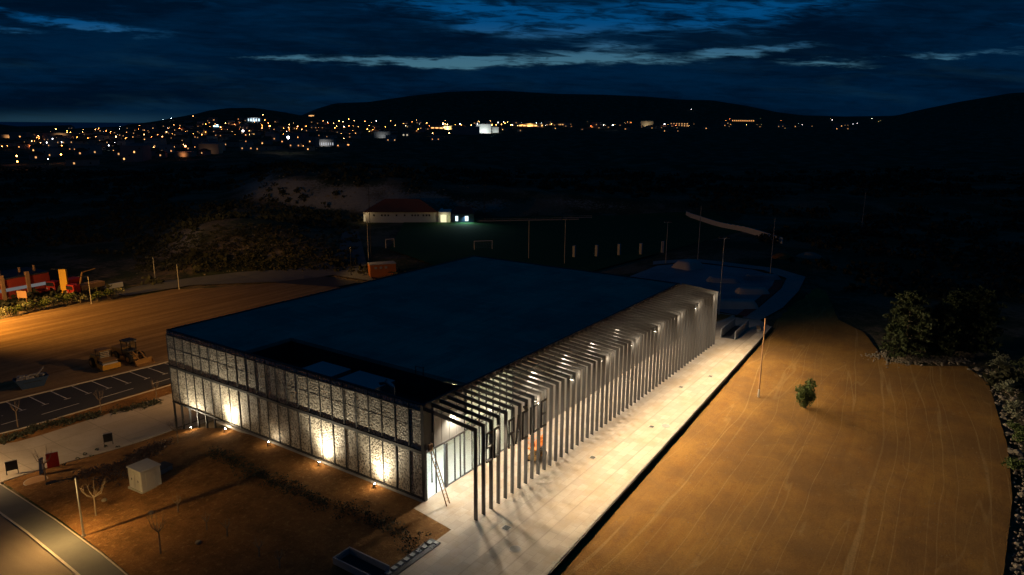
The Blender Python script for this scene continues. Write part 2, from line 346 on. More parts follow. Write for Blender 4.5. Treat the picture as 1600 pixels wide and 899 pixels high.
def f_roof(gg):
    n = gg.noise(gg.pos, .12, 5, .6); n2 = gg.noise(gg.mapv(gg.pos, (1, .2, 1), .1), .9, 5, .7)
    w = gg.n('ShaderNodeTexBrick'); gg.link(gg.pos, w.inputs['Vector']); w.offset = 0; w.inputs['Scale'].default_value = 1; w.inputs['Brick Width'].default_value = 20; w.inputs['Row Height'].default_value = 1.9
    w.inputs['Mortar Size'].default_value = .03; w.inputs['Color1'].default_value = (.24, .32, .24, 1); w.inputs['Color2'].default_value = (.28, .37, .28, 1); w.inputs['Mortar'].default_value = (.15, .16, .16, 1)
    c = gg.mix(gg.ramp(n, (.35, .65, 0, .5)), w.outputs[0], (.09, .11, .10)); c = gg.mix(gg.ramp(gg.noise(gg.mapv(gg.pos, (.4, 1, 1), .1), .35, 6, .75), (.5, .66, 0, .5)), c, (.10, .12, .11)); c = gg.mix(gg.ramp(n2, (.5, .7, 0, .45)), c, (.36, .42, .34)); bump(gg, n2, .25, .1); return c
M_roof = mat('roof_membrane', f_roof, .65, spec=.3)
def f_clad(gg):
    sx = gg.n('ShaderNodeSeparateXYZ'); gg.link(gg.pos, sx.inputs[0]); v = gg.comb(sx.outputs[1], gg.m('MULTIPLY', sx.outputs[2], .8), sx.outputs[0])
    vo = gg.n('ShaderNodeTexVoronoi'); gg.link(v, vo.inputs['Vector']); vo.inputs['Scale'].default_value = 5.5
    cs = gg.n('ShaderNodeSeparateXYZ'); gg.link(vo.outputs['Color'], cs.inputs[0])
    hole = gg.ramp(vo.outputs['Distance'], (.30, .58)); n = gg.noise(gg.pos, .45, 4, .6)
    c = gg.mix(hole, gg.mix(cs.outputs[1], (.06, .054, .044), (.20, .18, .145)), gg.mix(cs.outputs[0], (.29, .265, .22), (.52, .475, .39))); c = gg.mix(gg.ramp(n, (.4, .7, 0, .25)), c, (.2, .175, .13))
    bump(gg, hole, .6, .05); return c
M_clad = mat('perforated_metal', f_clad, .6, .15, .4)
def f_panelg(gg):
    n = gg.noise(gg.obj, .8, 4); return gg.mix(n, (.30, .295, .27), (.40, .39, .36))
M_panelg = mat('grey_wall_panel', f_panelg, .5, .1)
def f_glass(gg):
    gg.b.inputs['Transmission Weight'].default_value = 1.0; gg.b.inputs['IOR'].default_value = 1.0; gg.b.inputs['Roughness'].default_value = 0
    lw = gg.n('ShaderNodeLayerWeight'); lw.inputs[0].default_value = .25
    tr = gg.n('ShaderNodeBsdfTransparent'); tr.inputs[0].default_value = (.95, .97, .96, 1); gl = gg.n('ShaderNodeBsdfGlossy'); gl.inputs['Roughness'].default_value = .04; gl.inputs[0].default_value = (.8, .85, .85, 1)
    mx = gg.n('ShaderNodeMixShader'); gg.link(gg.m('MULTIPLY', lw.outputs['Fresnel'], .35), mx.inputs[0]); gg.link(tr.outputs[0], mx.inputs[1]); gg.link(gl.outputs[0], mx.inputs[2])
    o = [x for x in gg.nt.nodes if x.type == 'OUTPUT_MATERIAL'][0]; gg.link(mx.outputs[0], o.inputs[0]); return None
M_glass = mat('window_glass', f_glass)
M_wall = plain('white_render', (.62, .60, .54), .1, 2, .85)
M_floorin = plain('pale_lobby_floor', (.60, .60, .57), .08, 2, .4)
M_black = plain('black_plastic', (.02, .02, .021), .3, 6, .5)
M_rubber = plain('rubber', (.018, .017, .016), .3, 8, .9)
M_yel = plain('yellow_paint', (.42, .23, .03), .35, 6, .6)
M_yel2 = plain('bright_yellow_sign', (.75, .42, .03), .1, 3, .6)
M_yelw = plain('worn_yellow_paint', (.27, .15, .05), .45, 8, .7)
M_orange = plain('orange_paint', (.72, .22, .03), .15, 5, .5)
M_red = plain('red_paint', (.42, .03, .02), .2, 4, .55)
M_redw = plain('red_wall_panel', (.30, .035, .018), .2, 1.5, .7)
M_ochre = plain('ochre_column', (.36, .20, .09), .2, 1.5, .8)
M_blue = plain('blue_paint', (.03, .06, .13), .3, 5, .5)
M_cab = plain('cabinet_grey', (.36, .36, .34), .12, 3, .6)
M_wood = plain('worn_wood', (.30, .17, .08), .4, 10, .8)
M_bark = plain('bark', (.22, .165, .11), .4, 9, .9)
M_tile = plain('clay_roof_tiles', (.20, .065, .03), .3, 3, .8)
M_turf = mat('pitch_turf', lambda gg: gg.mix(gg.noise(gg.pos, .2, 6, .7), (.016, .06, .018), (.03, .10, .03)), .95, spec=.1)
def f_skate(gg):
    n = gg.noise(gg.pos, .12, 5, .6); n2 = gg.noise(gg.pos, 1.1, 5, .7); c = gg.mix(gg.ramp(n, (.35, .65)), (.14, .16, .17), (.24, .26, .27)); return gg.mix(gg.ramp(n2, (.45, .75, 0, .4)), c, (.32, .33, .33))
M_skate = mat('blue_grey_concrete', f_skate, .5)
M_ramp = plain('pale_smooth_concrete', (.40, .37, .33), .15, .6, .7)
M_track = plain('red_running_surface', (.38, .06, .04), .3, 2, .9)
M_stone = plain('rubble_stone', (.22, .18, .13), .5, 2.5, .9, bmp=.5)
def leafmat(name, lo, hi):
    return mat(name, lambda gg: gg.mix(gg.noise(gg.pos, 1.3, 4, .7), lo, hi), .7, spec=.2)
M_leaf = leafmat('bush_leaves', (.035, .055, .015), (.14, .18, .05)); M_leafd = leafmat('conifer_needles', (.018, .027, .010), (.055, .068, .024))
M_leafg = leafmat('silver_shrub_leaves', (.10, .11, .07), (.24, .24, .15)); M_cover = leafmat('ground_cover_leaves', (.022, .03, .018), (.085, .085, .06)); M_scrub = leafmat('maquis_leaves', (.015, .02, .009), (.06, .055, .028))

# ------------------------------------------------------------------ terrain and draped sheets
def build_ground():
    ang = list(np.arange(-R(50), R(50)+1e-6, R(.38))); a = R(50)+R(8)
    while a < 2*PI-R(50)-.02: ang.append(a); a += R(8)
    rings = [4.0]; 
    while rings[-1] < 9500: rings.append(rings[-1]*1.0165+.12)
    ang = np.array(ang); rr = np.array(rings); base = math.atan2(FWD[1], FWD[0])
    A_, R_ = np.meshgrid(ang, rr); X = CAM[0]+R_*np.cos(base-A_); Y = CAM[1]+R_*np.sin(base-A_); Z = zt(X, Y)
    nearbox = (X > -70) & (X < 128) & (Y > -60) & (Y < 125); Z = Z-np.where(nearbox, .22, 0)
    f, r = frame(X, Y); Z = np.where(f < 60, np.where(nearbox, Z, np.minimum(Z, -.7)), Z)
    # keep the ground below the floor of the hall and the terrace trench
    vs = np.stack([X.ravel(), Y.ravel(), Z.ravel()], 1).tolist(); n = len(ang); fs = []
    for i in range(len(rr)-1):
        for j in range(n): k = (j+1) % n; fs.append((i*n+j, (i+1)*n+j, (i+1)*n+k, i*n+k)[::-1])
    fs.append(tuple(range(n)))
    b = MB(); b.v = [tuple(v) for v in vs]; b.f = [f[::-1] for f in fs]; b.mi = [0]*len(fs)
    tag(b.build('ground', M_ground, smooth_=True), kind='structure')
build_ground()
import bmesh
def sheet(name, poly, off, m, step=2.5, zfun=zt, flatz=None, kind='structure', thick=0.0):
    bm = bmesh.new(); vs = [bm.verts.new((x, y, 0)) for x, y in poly]; bm.faces.new(vs)
    if flatz is None:
        xs = [p[0] for p in poly]; ys = [p[1] for p in poly]
        for a0, a1, no in ((min(xs), max(xs), (1, 0, 0)), (min(ys), max(ys), (0, 1, 0))):
            t = math.ceil(a0/step)*step
            while t < a1:
                bmesh.ops.bisect_plane(bm, geom=bm.verts[:]+bm.edges[:]+bm.faces[:], plane_co=(t*no[0], t*no[1], 0), plane_no=no); t += step
    co_ = np.array([v.co[:2] for v in bm.verts]); z = zfun(co_[:, 0], co_[:, 1])+off if flatz is None else np.full(len(co_), flatz)
    for v, q in zip(bm.verts, z): v.co.z = q
    bmesh.ops.recalc_face_normals(bm, faces=bm.faces[:])
    if sum(f.normal.z for f in bm.faces) < 0: bmesh.ops.reverse_faces(bm, faces=bm.faces[:])
    if thick:
        geo = bmesh.ops.extrude_face_region(bm, geom=bm.faces[:])
        for e in geo['geom']:
            if isinstance(e, bmesh.types.BMVert): e.co.z -= thick
        bmesh.ops.recalc_face_normals(bm, faces=bm.faces[:])
    me = bpy.data.meshes.new(name); bm.to_mesh(me); bm.free(); me.materials.append(m)
    o = bpy.data.objects.new(name, me); C.objects.link(o)
    if kind: o['kind'] = kind
    return o
edge = lambda y: -20.3+.074*(y-10)          # garden / pavement line along the road
kerbY = lambda x: -13.85+.0535*x            # outer edge of the terrace
# garden
gp = [(edge(-4.7), -4.7), (-2.2, -4.7), (-1.5, 0), (0, 0), (0, 39), (-3, 39), (-9, 39), (edge(39)+.3, 39)]
sheet('garden_bed', gp, 0, M_garden, 1.5)
# terrace: a slab with a real edge towards the field
tp = [(-21.5, -4.7), (-21.5, kerbY(-21.5)), (74, kerbY(74)), (77, -7.0), (77, 0), (0, 0), (-1.5, 0), (-2.2, -4.7)]
tp = [(-21.5, -4.74), (-2.24, -4.74), (-1.54, 0.0), (0, 0), (0, -.02), (76, -.02), (77, -7.5), (74, kerbY(74)), (-21.5, kerbY(-21.5))]
sheet('terrace', tp, 0, M_pave, flatz=.012, thick=.6)
b = MB()
for x in np.arange(-21.5, 74, 1.5):
    x1 = min(x+1.485, 74); ang = math.atan(.0535); Mx = Matrix.Translation((x, kerbY(x)-.01, 0)) @ Matrix.Rotation(ang, 4, 'Z'); b.bbox(0, (x1-x), -.22, 0.0, -.62, .075, .015, Mx)
tag(b.build('terrace_kerb', M_kerb), kind='structure')
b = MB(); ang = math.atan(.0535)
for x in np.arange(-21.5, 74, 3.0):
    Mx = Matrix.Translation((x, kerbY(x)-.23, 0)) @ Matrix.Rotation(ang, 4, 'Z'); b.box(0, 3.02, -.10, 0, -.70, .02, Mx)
tag(b.build('terrace_shadow_line', M_black), kind='structure')  # black band paints in the shadow line where the kerb drops
# dirt field to the right
FIELD = [(-25, kerbY(-25)-.33), (73, kerbY(73)-.33)]
for u, v in [(1212, 500), (1225, 480), (1260, 440), (1290, 455), (1310, 500), (1350, 520), (1385, 565), (1440, 572), (1510, 572), (1545, 600), (1575, 700), (1582, 780), (1568, 899), (1560, 1000)]:
    p = at(u, v); FIELD.append((p.x, p.y))
FIELD.append((-25, -40))
def zfield(x, y): return np.full(len(x), -.42)+(.25*(fbm(x, y, 14, 3)-.45))*smooth((kerbY(x)-1-y)/4)*.8
sheet('dirt_field', FIELD, 0, M_field, 1.2, zfun=zfield)
# road, pavement along the bottom left corner
rd = [(edge(-12)-2.35, -14), (edge(80)-2.35, 80), (edge(80)-12, 80), (edge(-12)-12, -14)]
ZR = lambda x, y: zt(np.full(len(x), -19.0), y)
sheet('road', rd, -.10, M_road, 3, zfun=ZR)
sheet('pavement', [(edge(-14)-.1, -14), (edge(60)-.1, 60), (edge(60)-2.15, 60), (edge(-14)-2.15, -14)], .03, M_side, 3, zfun=ZR)
def kerb_run(name, pts, w, h, zf, m=M_kerb, off=0.0, L=2.0):
    b = MB()
    for (x0, y0), (x1, y1) in zip(pts, pts[1:]):
        d = math.hypot(x1-x0, y1-y0); n = max(1, int(d/L)); a = math.atan2(y1-y0, x1-x0)
        for i in range(n):
            px, py = x0+(x1-x0)*i/n, y0+(y1-y0)*i/n; qx, qy = x0+(x1-x0)*(i+1)/n, y0+(y1-y0)*(i+1)/n
            z0, z1 = zf(px, py), zf(qx, qy); s = math.atan2(z1-z0, d/n)
            Mx = Matrix.Translation((px, py, z0+off)) @ Matrix.Rotation(a, 4, 'Z') @ Matrix.Rotation(-s, 4, 'Y'); b.bbox(.004, d/n-.004, -w/2, w/2, -.25, h, .012, Mx)
    o = b.build(name, m); tag(o, kind='structure'); return o
zr1 = lambda x, y: zt1(-19.0, y)
kerb_run('road_kerb', [(edge(-14)-2.25, -14), (edge(60)-2.25, 60)], .18, .06, zr1)
kerb_run('pavement_edging', [(edge(-4.7)-.05, -4.7), (edge(39)-.05, 39)], .09, .07, zr1)
# path, planting strip, car park, dirt lot on the lower level
sheet('path', [(edge(39), 39.0), (0, 39.0), (0, 39.2), (62, 39.2), (62, 50), (edge(50), 50)], .03, M_path, 2.5)
kerb_run('path_edging', [(edge(39)+.3, 38.93), (0, 38.93)], .12, .10, zt1)
sheet('planting_strip', [(edge(50), 50.04), (62, 50.04), (62, 54), (edge(54), 54)], .0, M_garden, 2.5)
sheet('car_park', [(edge(54)+.2, 54.1), (62, 53.1), (62, 62.9), (11, 62.6), (-9.5, 64.7), (edge(64)+.2, 65)], .0, M_asph, 2.5)
kerb_run('car_park_kerb', [(edge(54)+.2, 54.0), (8, 53.1), (62, 53.0)], .14, .12, zt1)
kerb_run('lot_kerb', [(edge(64)+.2, 65.1), (-9, 64.85), (11, 62.75), (62, 63.0)], .14, .12, zt1)
lot = [(edge(65), 65.3), (-9, 65.0), (11, 62.9), (62, 63.1), (74, 72)]
for u, v in [(556, 452), (440, 441), (330, 450), (270, 452), (200, 466), (135, 476), (60, 486), (0, 500)]: p = at(u, v); lot.append((p.x, p.y))
lot += [(-30, 112), (-30, 70)]
sheet('dirt_lot', lot, 0, M_lot, 2.5)
# asphalt spur and service track behind
sp = [at(*q) for q in ((430, 442), (490, 428), (560, 441), (525, 449))]
sheet('access_road', [(p.x, p.y) for p in sp][::-1], .02, M_asph, 2.5)
tr = [at(*q) for q in ((300, 446), (430, 441), (520, 430), (585, 440), (575, 425), (570, 400), (560, 362), (535, 362), (530, 395), (490, 418), (380, 425), (250, 440), (150, 462), (200, 462))]
sheet('gravel_track', [(p.x, p.y) for p in tr][::-1], .05, M_side, 3)
# stall markings
b = MB(); ang0 = math.atan2(62.75-64.85, 20)
for i in range(12):
    x = -10.5+i*2.52; yk = np.interp(x, [-9, 11, 62], [64.85, 62.75, 63.0])-.2; z = zt1(x, yk)+.006
    if x > 12.5: break
    b.box(x-.06, x+.06, yk-4.6, yk, z, z+.006); b.box(x-.42, x+.42, yk-4.72, yk-4.61, z, z+.006)
for x0 in (-14, -7.2, -.4, 6.4): y = 56.9-.06*(x0+14); z = zt1(x0+2, y)+.006; b.box(x0, x0+4.4, y-.06, y+.06, z, z+.006, Matrix.Translation((0, 0, 0)))
tag(b.build('parking_markings', M_white), kind='structure')

# ------------------------------------------------------------------ leaf clump generator
def leaves(b, c, rad, n, size, flat=.0, up=.0):
    for _ in range(n):
        while True:
            p = Vector((random.uniform(-1, 1), random.uniform(-1, 1), random.uniform(-1, 1)))
            if .2 < p.length < 1: break
        q = Vector((c[0]+p.x*rad[0], c[1]+p.y*rad[1], c[2]+p.z*rad[2])); s = size*random.uniform(.6, 1.4)
        d = Vector((random.gauss(0, 1), random.gauss(0, 1), random.gauss(0, 1)+up)).normalized(); a = d.orthogonal().normalized(); a = Matrix.Rotation(random.uniform(0, 6.28), 3, d) @ a; e = d.cross(a)
        b.add([q-a*s*.4, q+e*s*.5-a*.0, q+a*s*.9, q-e*s*.5], [(0, 1, 2, 3)])

# ------------------------------------------------------------------ the sports hall
L1 = 38.96; L2 = 58.24; HR = 8.87; HM = 4.5
hall = thing('sports_hall', 'large flat-roofed sports hall clad in speckled metal panels with a slatted post pergola', 'building', (0, 0, 0))
b = MB(); b.box(8, L2-.25, .6, L1-.25, HR-.55, HR-.35); b.box(.25, 8, .6, L1-.25, HR-.56, HR-.36) if False else None
# roof deck with sunken plant pit at x<6.5, 7<y<25
for x0, x1, y0, y1 in ((6.4, L2-.25, .25, L1-.25), (.3, 6.4, 25, L1-.25)): b.box(x0, x1, y0, y1, HR-.50, HR-.10)
b.build('roof', M_roof, hall)
b = MB(); b.box(.3, 6.4, .25, 25, HR-3.1, HR-2.9); b.box(6.36, 6.396, .3, 25, HR-2.9, HR-.5); b.box(.3, 6.36, 25.0, 25.03, HR-2.9, HR-.5); b.build('roof_pit', M_dark, hall)
b = MB()
for a_ in ((0, L2, -.02, .22), (0, L2, L1-.22, L1), (0, .24, .22, L1-.22), (L2-.22, L2, .22, L1-.22)): b.box(*a_, HR-.55, HR)
b.build('parapet', M_dark, hall)
# facade: 24 x 2 perforated panels on a dark frame
fr = MB(); NP = 24; pw = L1/NP
for i in range(NP+1):
    y = min(max(i*pw, .07), L1-.07); zb = 0.02 if y < 25 else zt1(-.5, y)-.1
    fr.box(-.12, .10, y-.055, y+.055, zb, HR-.55)
fr.box(-.15, .11, 0, L1, HM-.14, HM+.14); fr.box(-.15, .11, 0, L1, .03, .2); fr.box(-.14, .11, .0, L1, HR-.62, HR-.54)
fr.box(-.20, .14, -.16, .14, 0.0, HR+.02); fr.build('facade_frame', M_dark, hall)
pm = MB(); pm.box(-.03, .03, .06, pw-.06, 0, 4.1)
for k in range(1, 2): pm.box(-.045, .02, .06, pw-.06, 2.05, 2.08)
pme = pm.mesh('cladding_panel', M_clad)
for i in range(NP):
    for z in (.24, HM+.16):
        o = bpy.data.objects.new('cladding_panel', pme); C.objects.link(o); o.parent = hall; o.location = (-.02+random.uniform(-.012, .012), i*pw, z); o.rotation_euler.z = random.uniform(-.008, .008)
# plinth strip along the facade
b = MB(); b.box(-.42, -.14, 0, 30, -.2, .06); b.build('plinth', M_conc, hall)
# other walls and the lower storey at the far corner
b = MB(); b.box(.3, L2-.1, L1-.2, L1-.02, .02, HR-.55); b.box(L2-.2, L2-.02, .3, L1-.2, -2, HR-.55); b.box(.12, .2, .2, L1-.2, .05, HR-3.2)
b.build('rear_wall', M_conc, hall)
b = MB(); b.box(.2, 12, 25, L1-.1, -.25, .0); b.build('overhang_soffit', M_conc, hall)
b = MB(); b.box(9, 9.2, 24.5, L1-.2, -3.5, -.25); b.box(.2, 9, 24.3, 24.5, -3.6, -.26); b.build('lower_wall', M_wall, hall)
sheet('lower_forecourt', [(-.0, 24.5), (9, 24.5), (9, 38.95), (-.0, 38.95)], 0, M_path, flatz=-3.38)
b = MB()
for k in range(int((L2-12)/4)): b.box(12+k*4, 12.2+k*4, L1-.05, L1+.06, -3.5, HR-.56)
b.box(9.2, L2-.1, L1-.35, L1-.2, -3.6, .02); b.build('side_wall_ribs', M_panelg, hall)
# entrance: clear glazing 0.3..5.6 below a band of grey panels, then a tall glazed bay, then a long clad wall
UP0 = 4.45
upm = MB(); upm.box(0, 1.0, -.03, .03, 0, HR-.58-UP0); upme = upm.mesh('wall_panel', M_panelg)
for i in range(4):
    o = bpy.data.objects.new('wall_panel', upme); C.objects.link(o); o.parent = hall; o.location = (1.35+i*1.06, .05, UP0+.06)
b = MB(); b.box(.14, 1.3, .2, .24, UP0, HR-.6); b.box(.14, 5.6, .22, .4, UP0-.02, UP0+.04); b.build('recess_panel', M_dark, hall)
b = MB()
b.box(.14, 5.6, -.04, .16, UP0-.12, UP0+.05)
for x in (.2, 1.55, 4.2, 5.0, 5.58): b.box(x-.03, x+.03, -.02, .10, .03, UP0-.12)
b.box(2.72, 3.02, -.12, .14, .03, UP0-.12); b.box(2.68, 5.6, -.02, .10, .014, .09)
b.build('entrance_frame', M_post, hall)
b = MB(); b.box(3.04, 5.58, .03, .05, .09, UP0-.12); b.build('entrance_glazing', M_glass, hall)
b = MB(); b.box(.24, 2.7, 1.55, 1.57, .02, UP0-.12); b.box(2.80, 2.82, .15, 1.55, .02, UP0-.12); b.build('inner_glazing', M_glass, hall)
b = MB()
for x in (.24, 1.0, 1.85, 2.75): b.box(x-.03, x+.03, 1.52, 1.62, .02, UP0-.12)
b.build('inner_frame', M_post, hall)
b = MB(); b.box(.14, 13.6, .02, 7.6, -.05, .018); b.build('lobby_floor', M_floorin, hall)
b = MB(); b.box(.22, 13.6, 7.6, 7.75, .02, HR-3.2); b.box(13.6, 13.75, .12, 7.6, .02, HR-.6); b.box(5.6, 5.66, 1.7, 7.6, UP0, HR-3.2); b.build('lobby_wall', M_wall, hall)
b = MB(); b.box(.22, 13.6, .26, 7.6, UP0+.06, UP0+.16); b.build('lobby_ceiling', M_wall, hall)
b = MB(); b.box(1, 2.2, 4.5, 6.5, .018, 1.05); b.bbox(7, 10.5, 5.2, 6.0, .018, 1.1); b.build('reception_desk', M_wall, hall)
M_tube = emit('lobby_lamp', (.92, 1.0, .98), 170.0)
for x, y in ((1.6, 1.0), (1.6, 3.2), (4.3, 1.6), (4.3, 4.2)):
    b = MB(); b.box(x-.6, x+.6, y-.15, y+.15, UP0-.05, UP0-.01); b.build('ceiling_lamp', M_tube, hall)
M_tube2 = emit('bay_lamp', (1.0, .92, .66), 55)
for x in (7.2, 9.8, 12.2):
    b = MB(); b.box(x-.7, x+.7, 2.0, 2.3, UP0-.05, UP0-.01); b.build('ceiling_lamp', M_tube2, hall)
    b = MB(); b.box(x-.7, x+.7, 2.0, 2.3, HR-.75, HR-.7); b.build('ceiling_lamp', M_tube2, hall)
# long wall
wm = MB(); wm.box(0, 1.04, -.03, .03, 0, HR-.62); wme = wm.mesh('long_wall_panel', M_panelg)
x = 13.6
while x < L2-.9:
    o = bpy.data.objects.new('long_wall_panel', wme); C.objects.link(o); o.parent = hall; o.location = (x, .03, .03); x += 1.072
b = MB(); b.box(13.6, L2-.2, .065, .12, .02, HR-.6); b.build('wall_backing', M_dark, hall)
b = MB(); b.box(5.66, 13.55, .04, .06, .1, HR-.62); b.build('tall_glazing', M_glass, hall)
b = MB()
for x in np.arange(5.66, 13.7, 1.13): b.box(x-.03, x+.03, -.01, .10, .02, HR-.6)
b.box(5.66, 13.6, -.02, .11, UP0-.08, UP0+.08); b.box(5.66, 13.6, -.02, .11, .012, .1); b.build('tall_glazing_frame', M_post, hall)
# pergola frames
PY = -5.52; PH = 8.2; NPOST = 56; sp_ = 58.96/(NPOST-1)
pf = MB(); pf.box(-.055, .055, PY-.17, PY+.17, 0.014, PH-.32)
def quad_beam(b, x0, x1, ya, za, yb, zb, h):
    b.add([(x0, ya, za-h), (x1, ya, za-h), (x1, ya, za), (x0, ya, za), (x0, yb, zb-h), (x1, yb, zb-h), (x1, yb, zb), (x0, yb, zb)], [(0, 1, 2, 3), (7, 6, 5, 4), (0, 4, 5, 1), (1, 5, 6, 2), (2, 6, 7, 3), (3, 7, 4, 0)])
quad_beam(pf, -.055, .055, -.03, HR-.12, PY-.17, PH, .34)
pfe = pf.mesh('pergola_frame', M_post)
for i in range(NPOST):
    o = bpy.data.objects.new('pergola_frame', pfe); C.objects.link(o); o.parent = hall; o.location = (.02+i*sp_, 0, 0)
b = MB()
for t in (.25, .5, .75): y = PY*t; z = (HR-.12)*(1-t)+PH*t; b.tube((0, y, z-.38), (58.9, y, z-.38), .035, n=6)
b.build('pergola_tie_rod', M_dark, hall)
# flood lights tucked under the pergola
M_bulb = emit('flood_lamp_glass', (1, .9, .72), 26)
for k in range(8):
    x = 9.1+6.83*k
    fb = MB(); fb.bbox(-.12, .12, -.20, .20, -.06, .06, .02); fb.box(-.02, .02, -.03, .03, .06, .42); fo = fb.build('floodlight', M_galv, hall, loc=(x, PY+.15, PH-.62))
    gb = MB(); gb.box(-.10, .10, -.17, .17, -.085, -.065); gb.build('lens', M_bulb, fo)
    lamp('flood_source', 'SPOT', (x, PY-.26, PH-.74), 7800, (1, .76, .46), .035, (x, PY-24, 0), 158, 1.0)
    lamp('flood_fill', 'POINT', (x, PY+.6, PH-.95), 75, WARM, .12)  # added fill to brighten the posts, has no fitting of its own
lamp('entrance_source', 'SPOT', (2.4, PY+.6, PH-.8), 1100, WARM, .03, (2.4, PY-3.0, 0), 150, .7)
# terrace-side wall washers between wall and posts
for k in range(9):
    x = 4+6.6*k
    wb = MB(); wb.bbox(-.1, .1, -.06, .06, -.15, .1, .02); wo_ = wb.build('wall_light', M_galv, hall, loc=(x, -.10, 7.4))
    lamp('wall_source', 'SPOT', (x, -.35, 7.2), 2700, (1, .86, .68), .05, (x, -4.2, 0), 150, .8)
# sign: separate strokes hung on the pergola front, reading SD RACICE with carons
SG = {'S': [(0, 1, 1, 1), (0, 0, 1, 0), (0, .5, 1, .5), (0, .5, 0, 1), (1, 0, 1, .5)], 'D': [(0, 0, 0, 1), (0, 1, .8, 1), (.8, 1, 1, .85), (1, .85, 1, .15), (1, .15, .8, 0), (.8, 0, 0, 0)],
      'R': [(0, 0, 0, 1), (0, 1, 1, 1), (1, 1, 1, .5), (1, .5, 0, .5), (.4, .5, 1, 0)], 'A': [(0, 0, .5, 1), (.5, 1, 1, 0), (.25, .4, .75, .4)],
      'C': [(1, 1, 0, 1), (0, 1, 0, 0), (0, 0, 1, 0)], 'V': [(1, 1, 0, 1), (0, 1, 0, 0), (0, 0, 1, 0), (.2, 1.2, .5, 1.08), (.5, 1.08, .8, 1.2)], 'I': [(.5, 0, .5, 1)], 'E': [(1, 1, 0, 1), (0, 1, 0, 0), (0, 0, 1, 0), (0, .5, .8, .5)]}
for ch, pos in (('S', 1.5), ('D', 2.5), ('R', 4.5), ('A', 5.5), ('V', 6.5), ('I', 7.35), ('C', 8.2), ('E', 9.4)):
    b = MB(); w = .72; h = 2.5; x0 = .02+pos*sp_-w/2; z0 = 4.8; T = .13
    for k, (ax, az_, bx, bz) in enumerate(SG[ch]):
        p = Vector((x0+ax*w, 0, z0+az_*h)); q = Vector((x0+bx*w, 0, z0+bz*h)); d = (q-p); L_ = d.length; d.normalize(); up_ = Vector((0, 1, 0)).cross(d)
        e = T/2 if k < 99 else 0; y0, y1 = PY-.30-.001*k, PY-.17+.001*k
        vs = [Vector((c.x, y, c.z)) for y in (y0, y1) for c in (p-d*e-up_*T/2, q+d*e-up_*T/2, q+d*e+up_*T/2, p-d*e+up_*T/2)]
        b.add(vs, [(0, 1, 2, 3), (7, 6, 5, 4), (0, 4, 5, 1), (1, 5, 6, 2), (2, 6, 7, 3), (3, 7, 4, 0)])
    b.build('sign_letter', M_black, hall)

# roof plant (stands in the pit)
for lab, x0, x1, y0, y1 in (('blue-lit flat-topped ventilation unit further from the entrance in the roof pit', 1.7, 4.4, 13.4, 17.6), ('blue-lit flat-topped ventilation unit nearest the entrance in the roof pit', 1.7, 4.6, 7.6, 12.4)):
    t = thing('ventilation_unit', lab, 'ventilation unit', ((x0+x1)/2, (y0+y1)/2, HR-2.9)); hx, hy = (x1-x0)/2, (y1-y0)/2
    b = MB(); b.bbox(-hx, hx, -hy, hy, .15, 2.1, .04); b.box(-hx+.2, -hx+.4, -hy, hy, 0, .15); b.box(hx-.4, hx-.2, -hy, hy, 0, .15); b.build('housing', M_galv, t)
    b = MB()
    for k in range(7): b.box(-hx-.02, -hx, -hy+.3, hy-.3, .5+k*.2, .58+k*.2)
    b.build('louvre', M_dark, t)
t = thing('duct', 'pale bent ventilation duct rising beside the roof units', 'duct', (2.2, 5.6, HR-2.9))
b = MB(); b.tube((0, 0, 0), (0, 0, 2.6), .22, n=12); b.tube((0, 0, 2.6), (-.3, .5, 3.1), .22, n=12); b.tube((-.3, .5, 3.1), (-.3, 1.2, 2.9), .22, .28, n=12); b.build('pipe', M_galv, t)
t = thing('antenna_mast', 'thin dark antenna frame standing at the entrance end of the roof pit', 'antenna', (2.6, 2.2, HR-2.9))
b = MB(); b.tube((0, 0, 0), (0, 0, 5.1), .04, n=6); b.tube((.0, .9, 0), (.0, .9, 5.0), .04, n=6)
for z in (3.4, 4.2, 5.0): b.tube((0, 0, z), (0, .9, z), .025, n=5)
b.build('mast', M_dark, t)

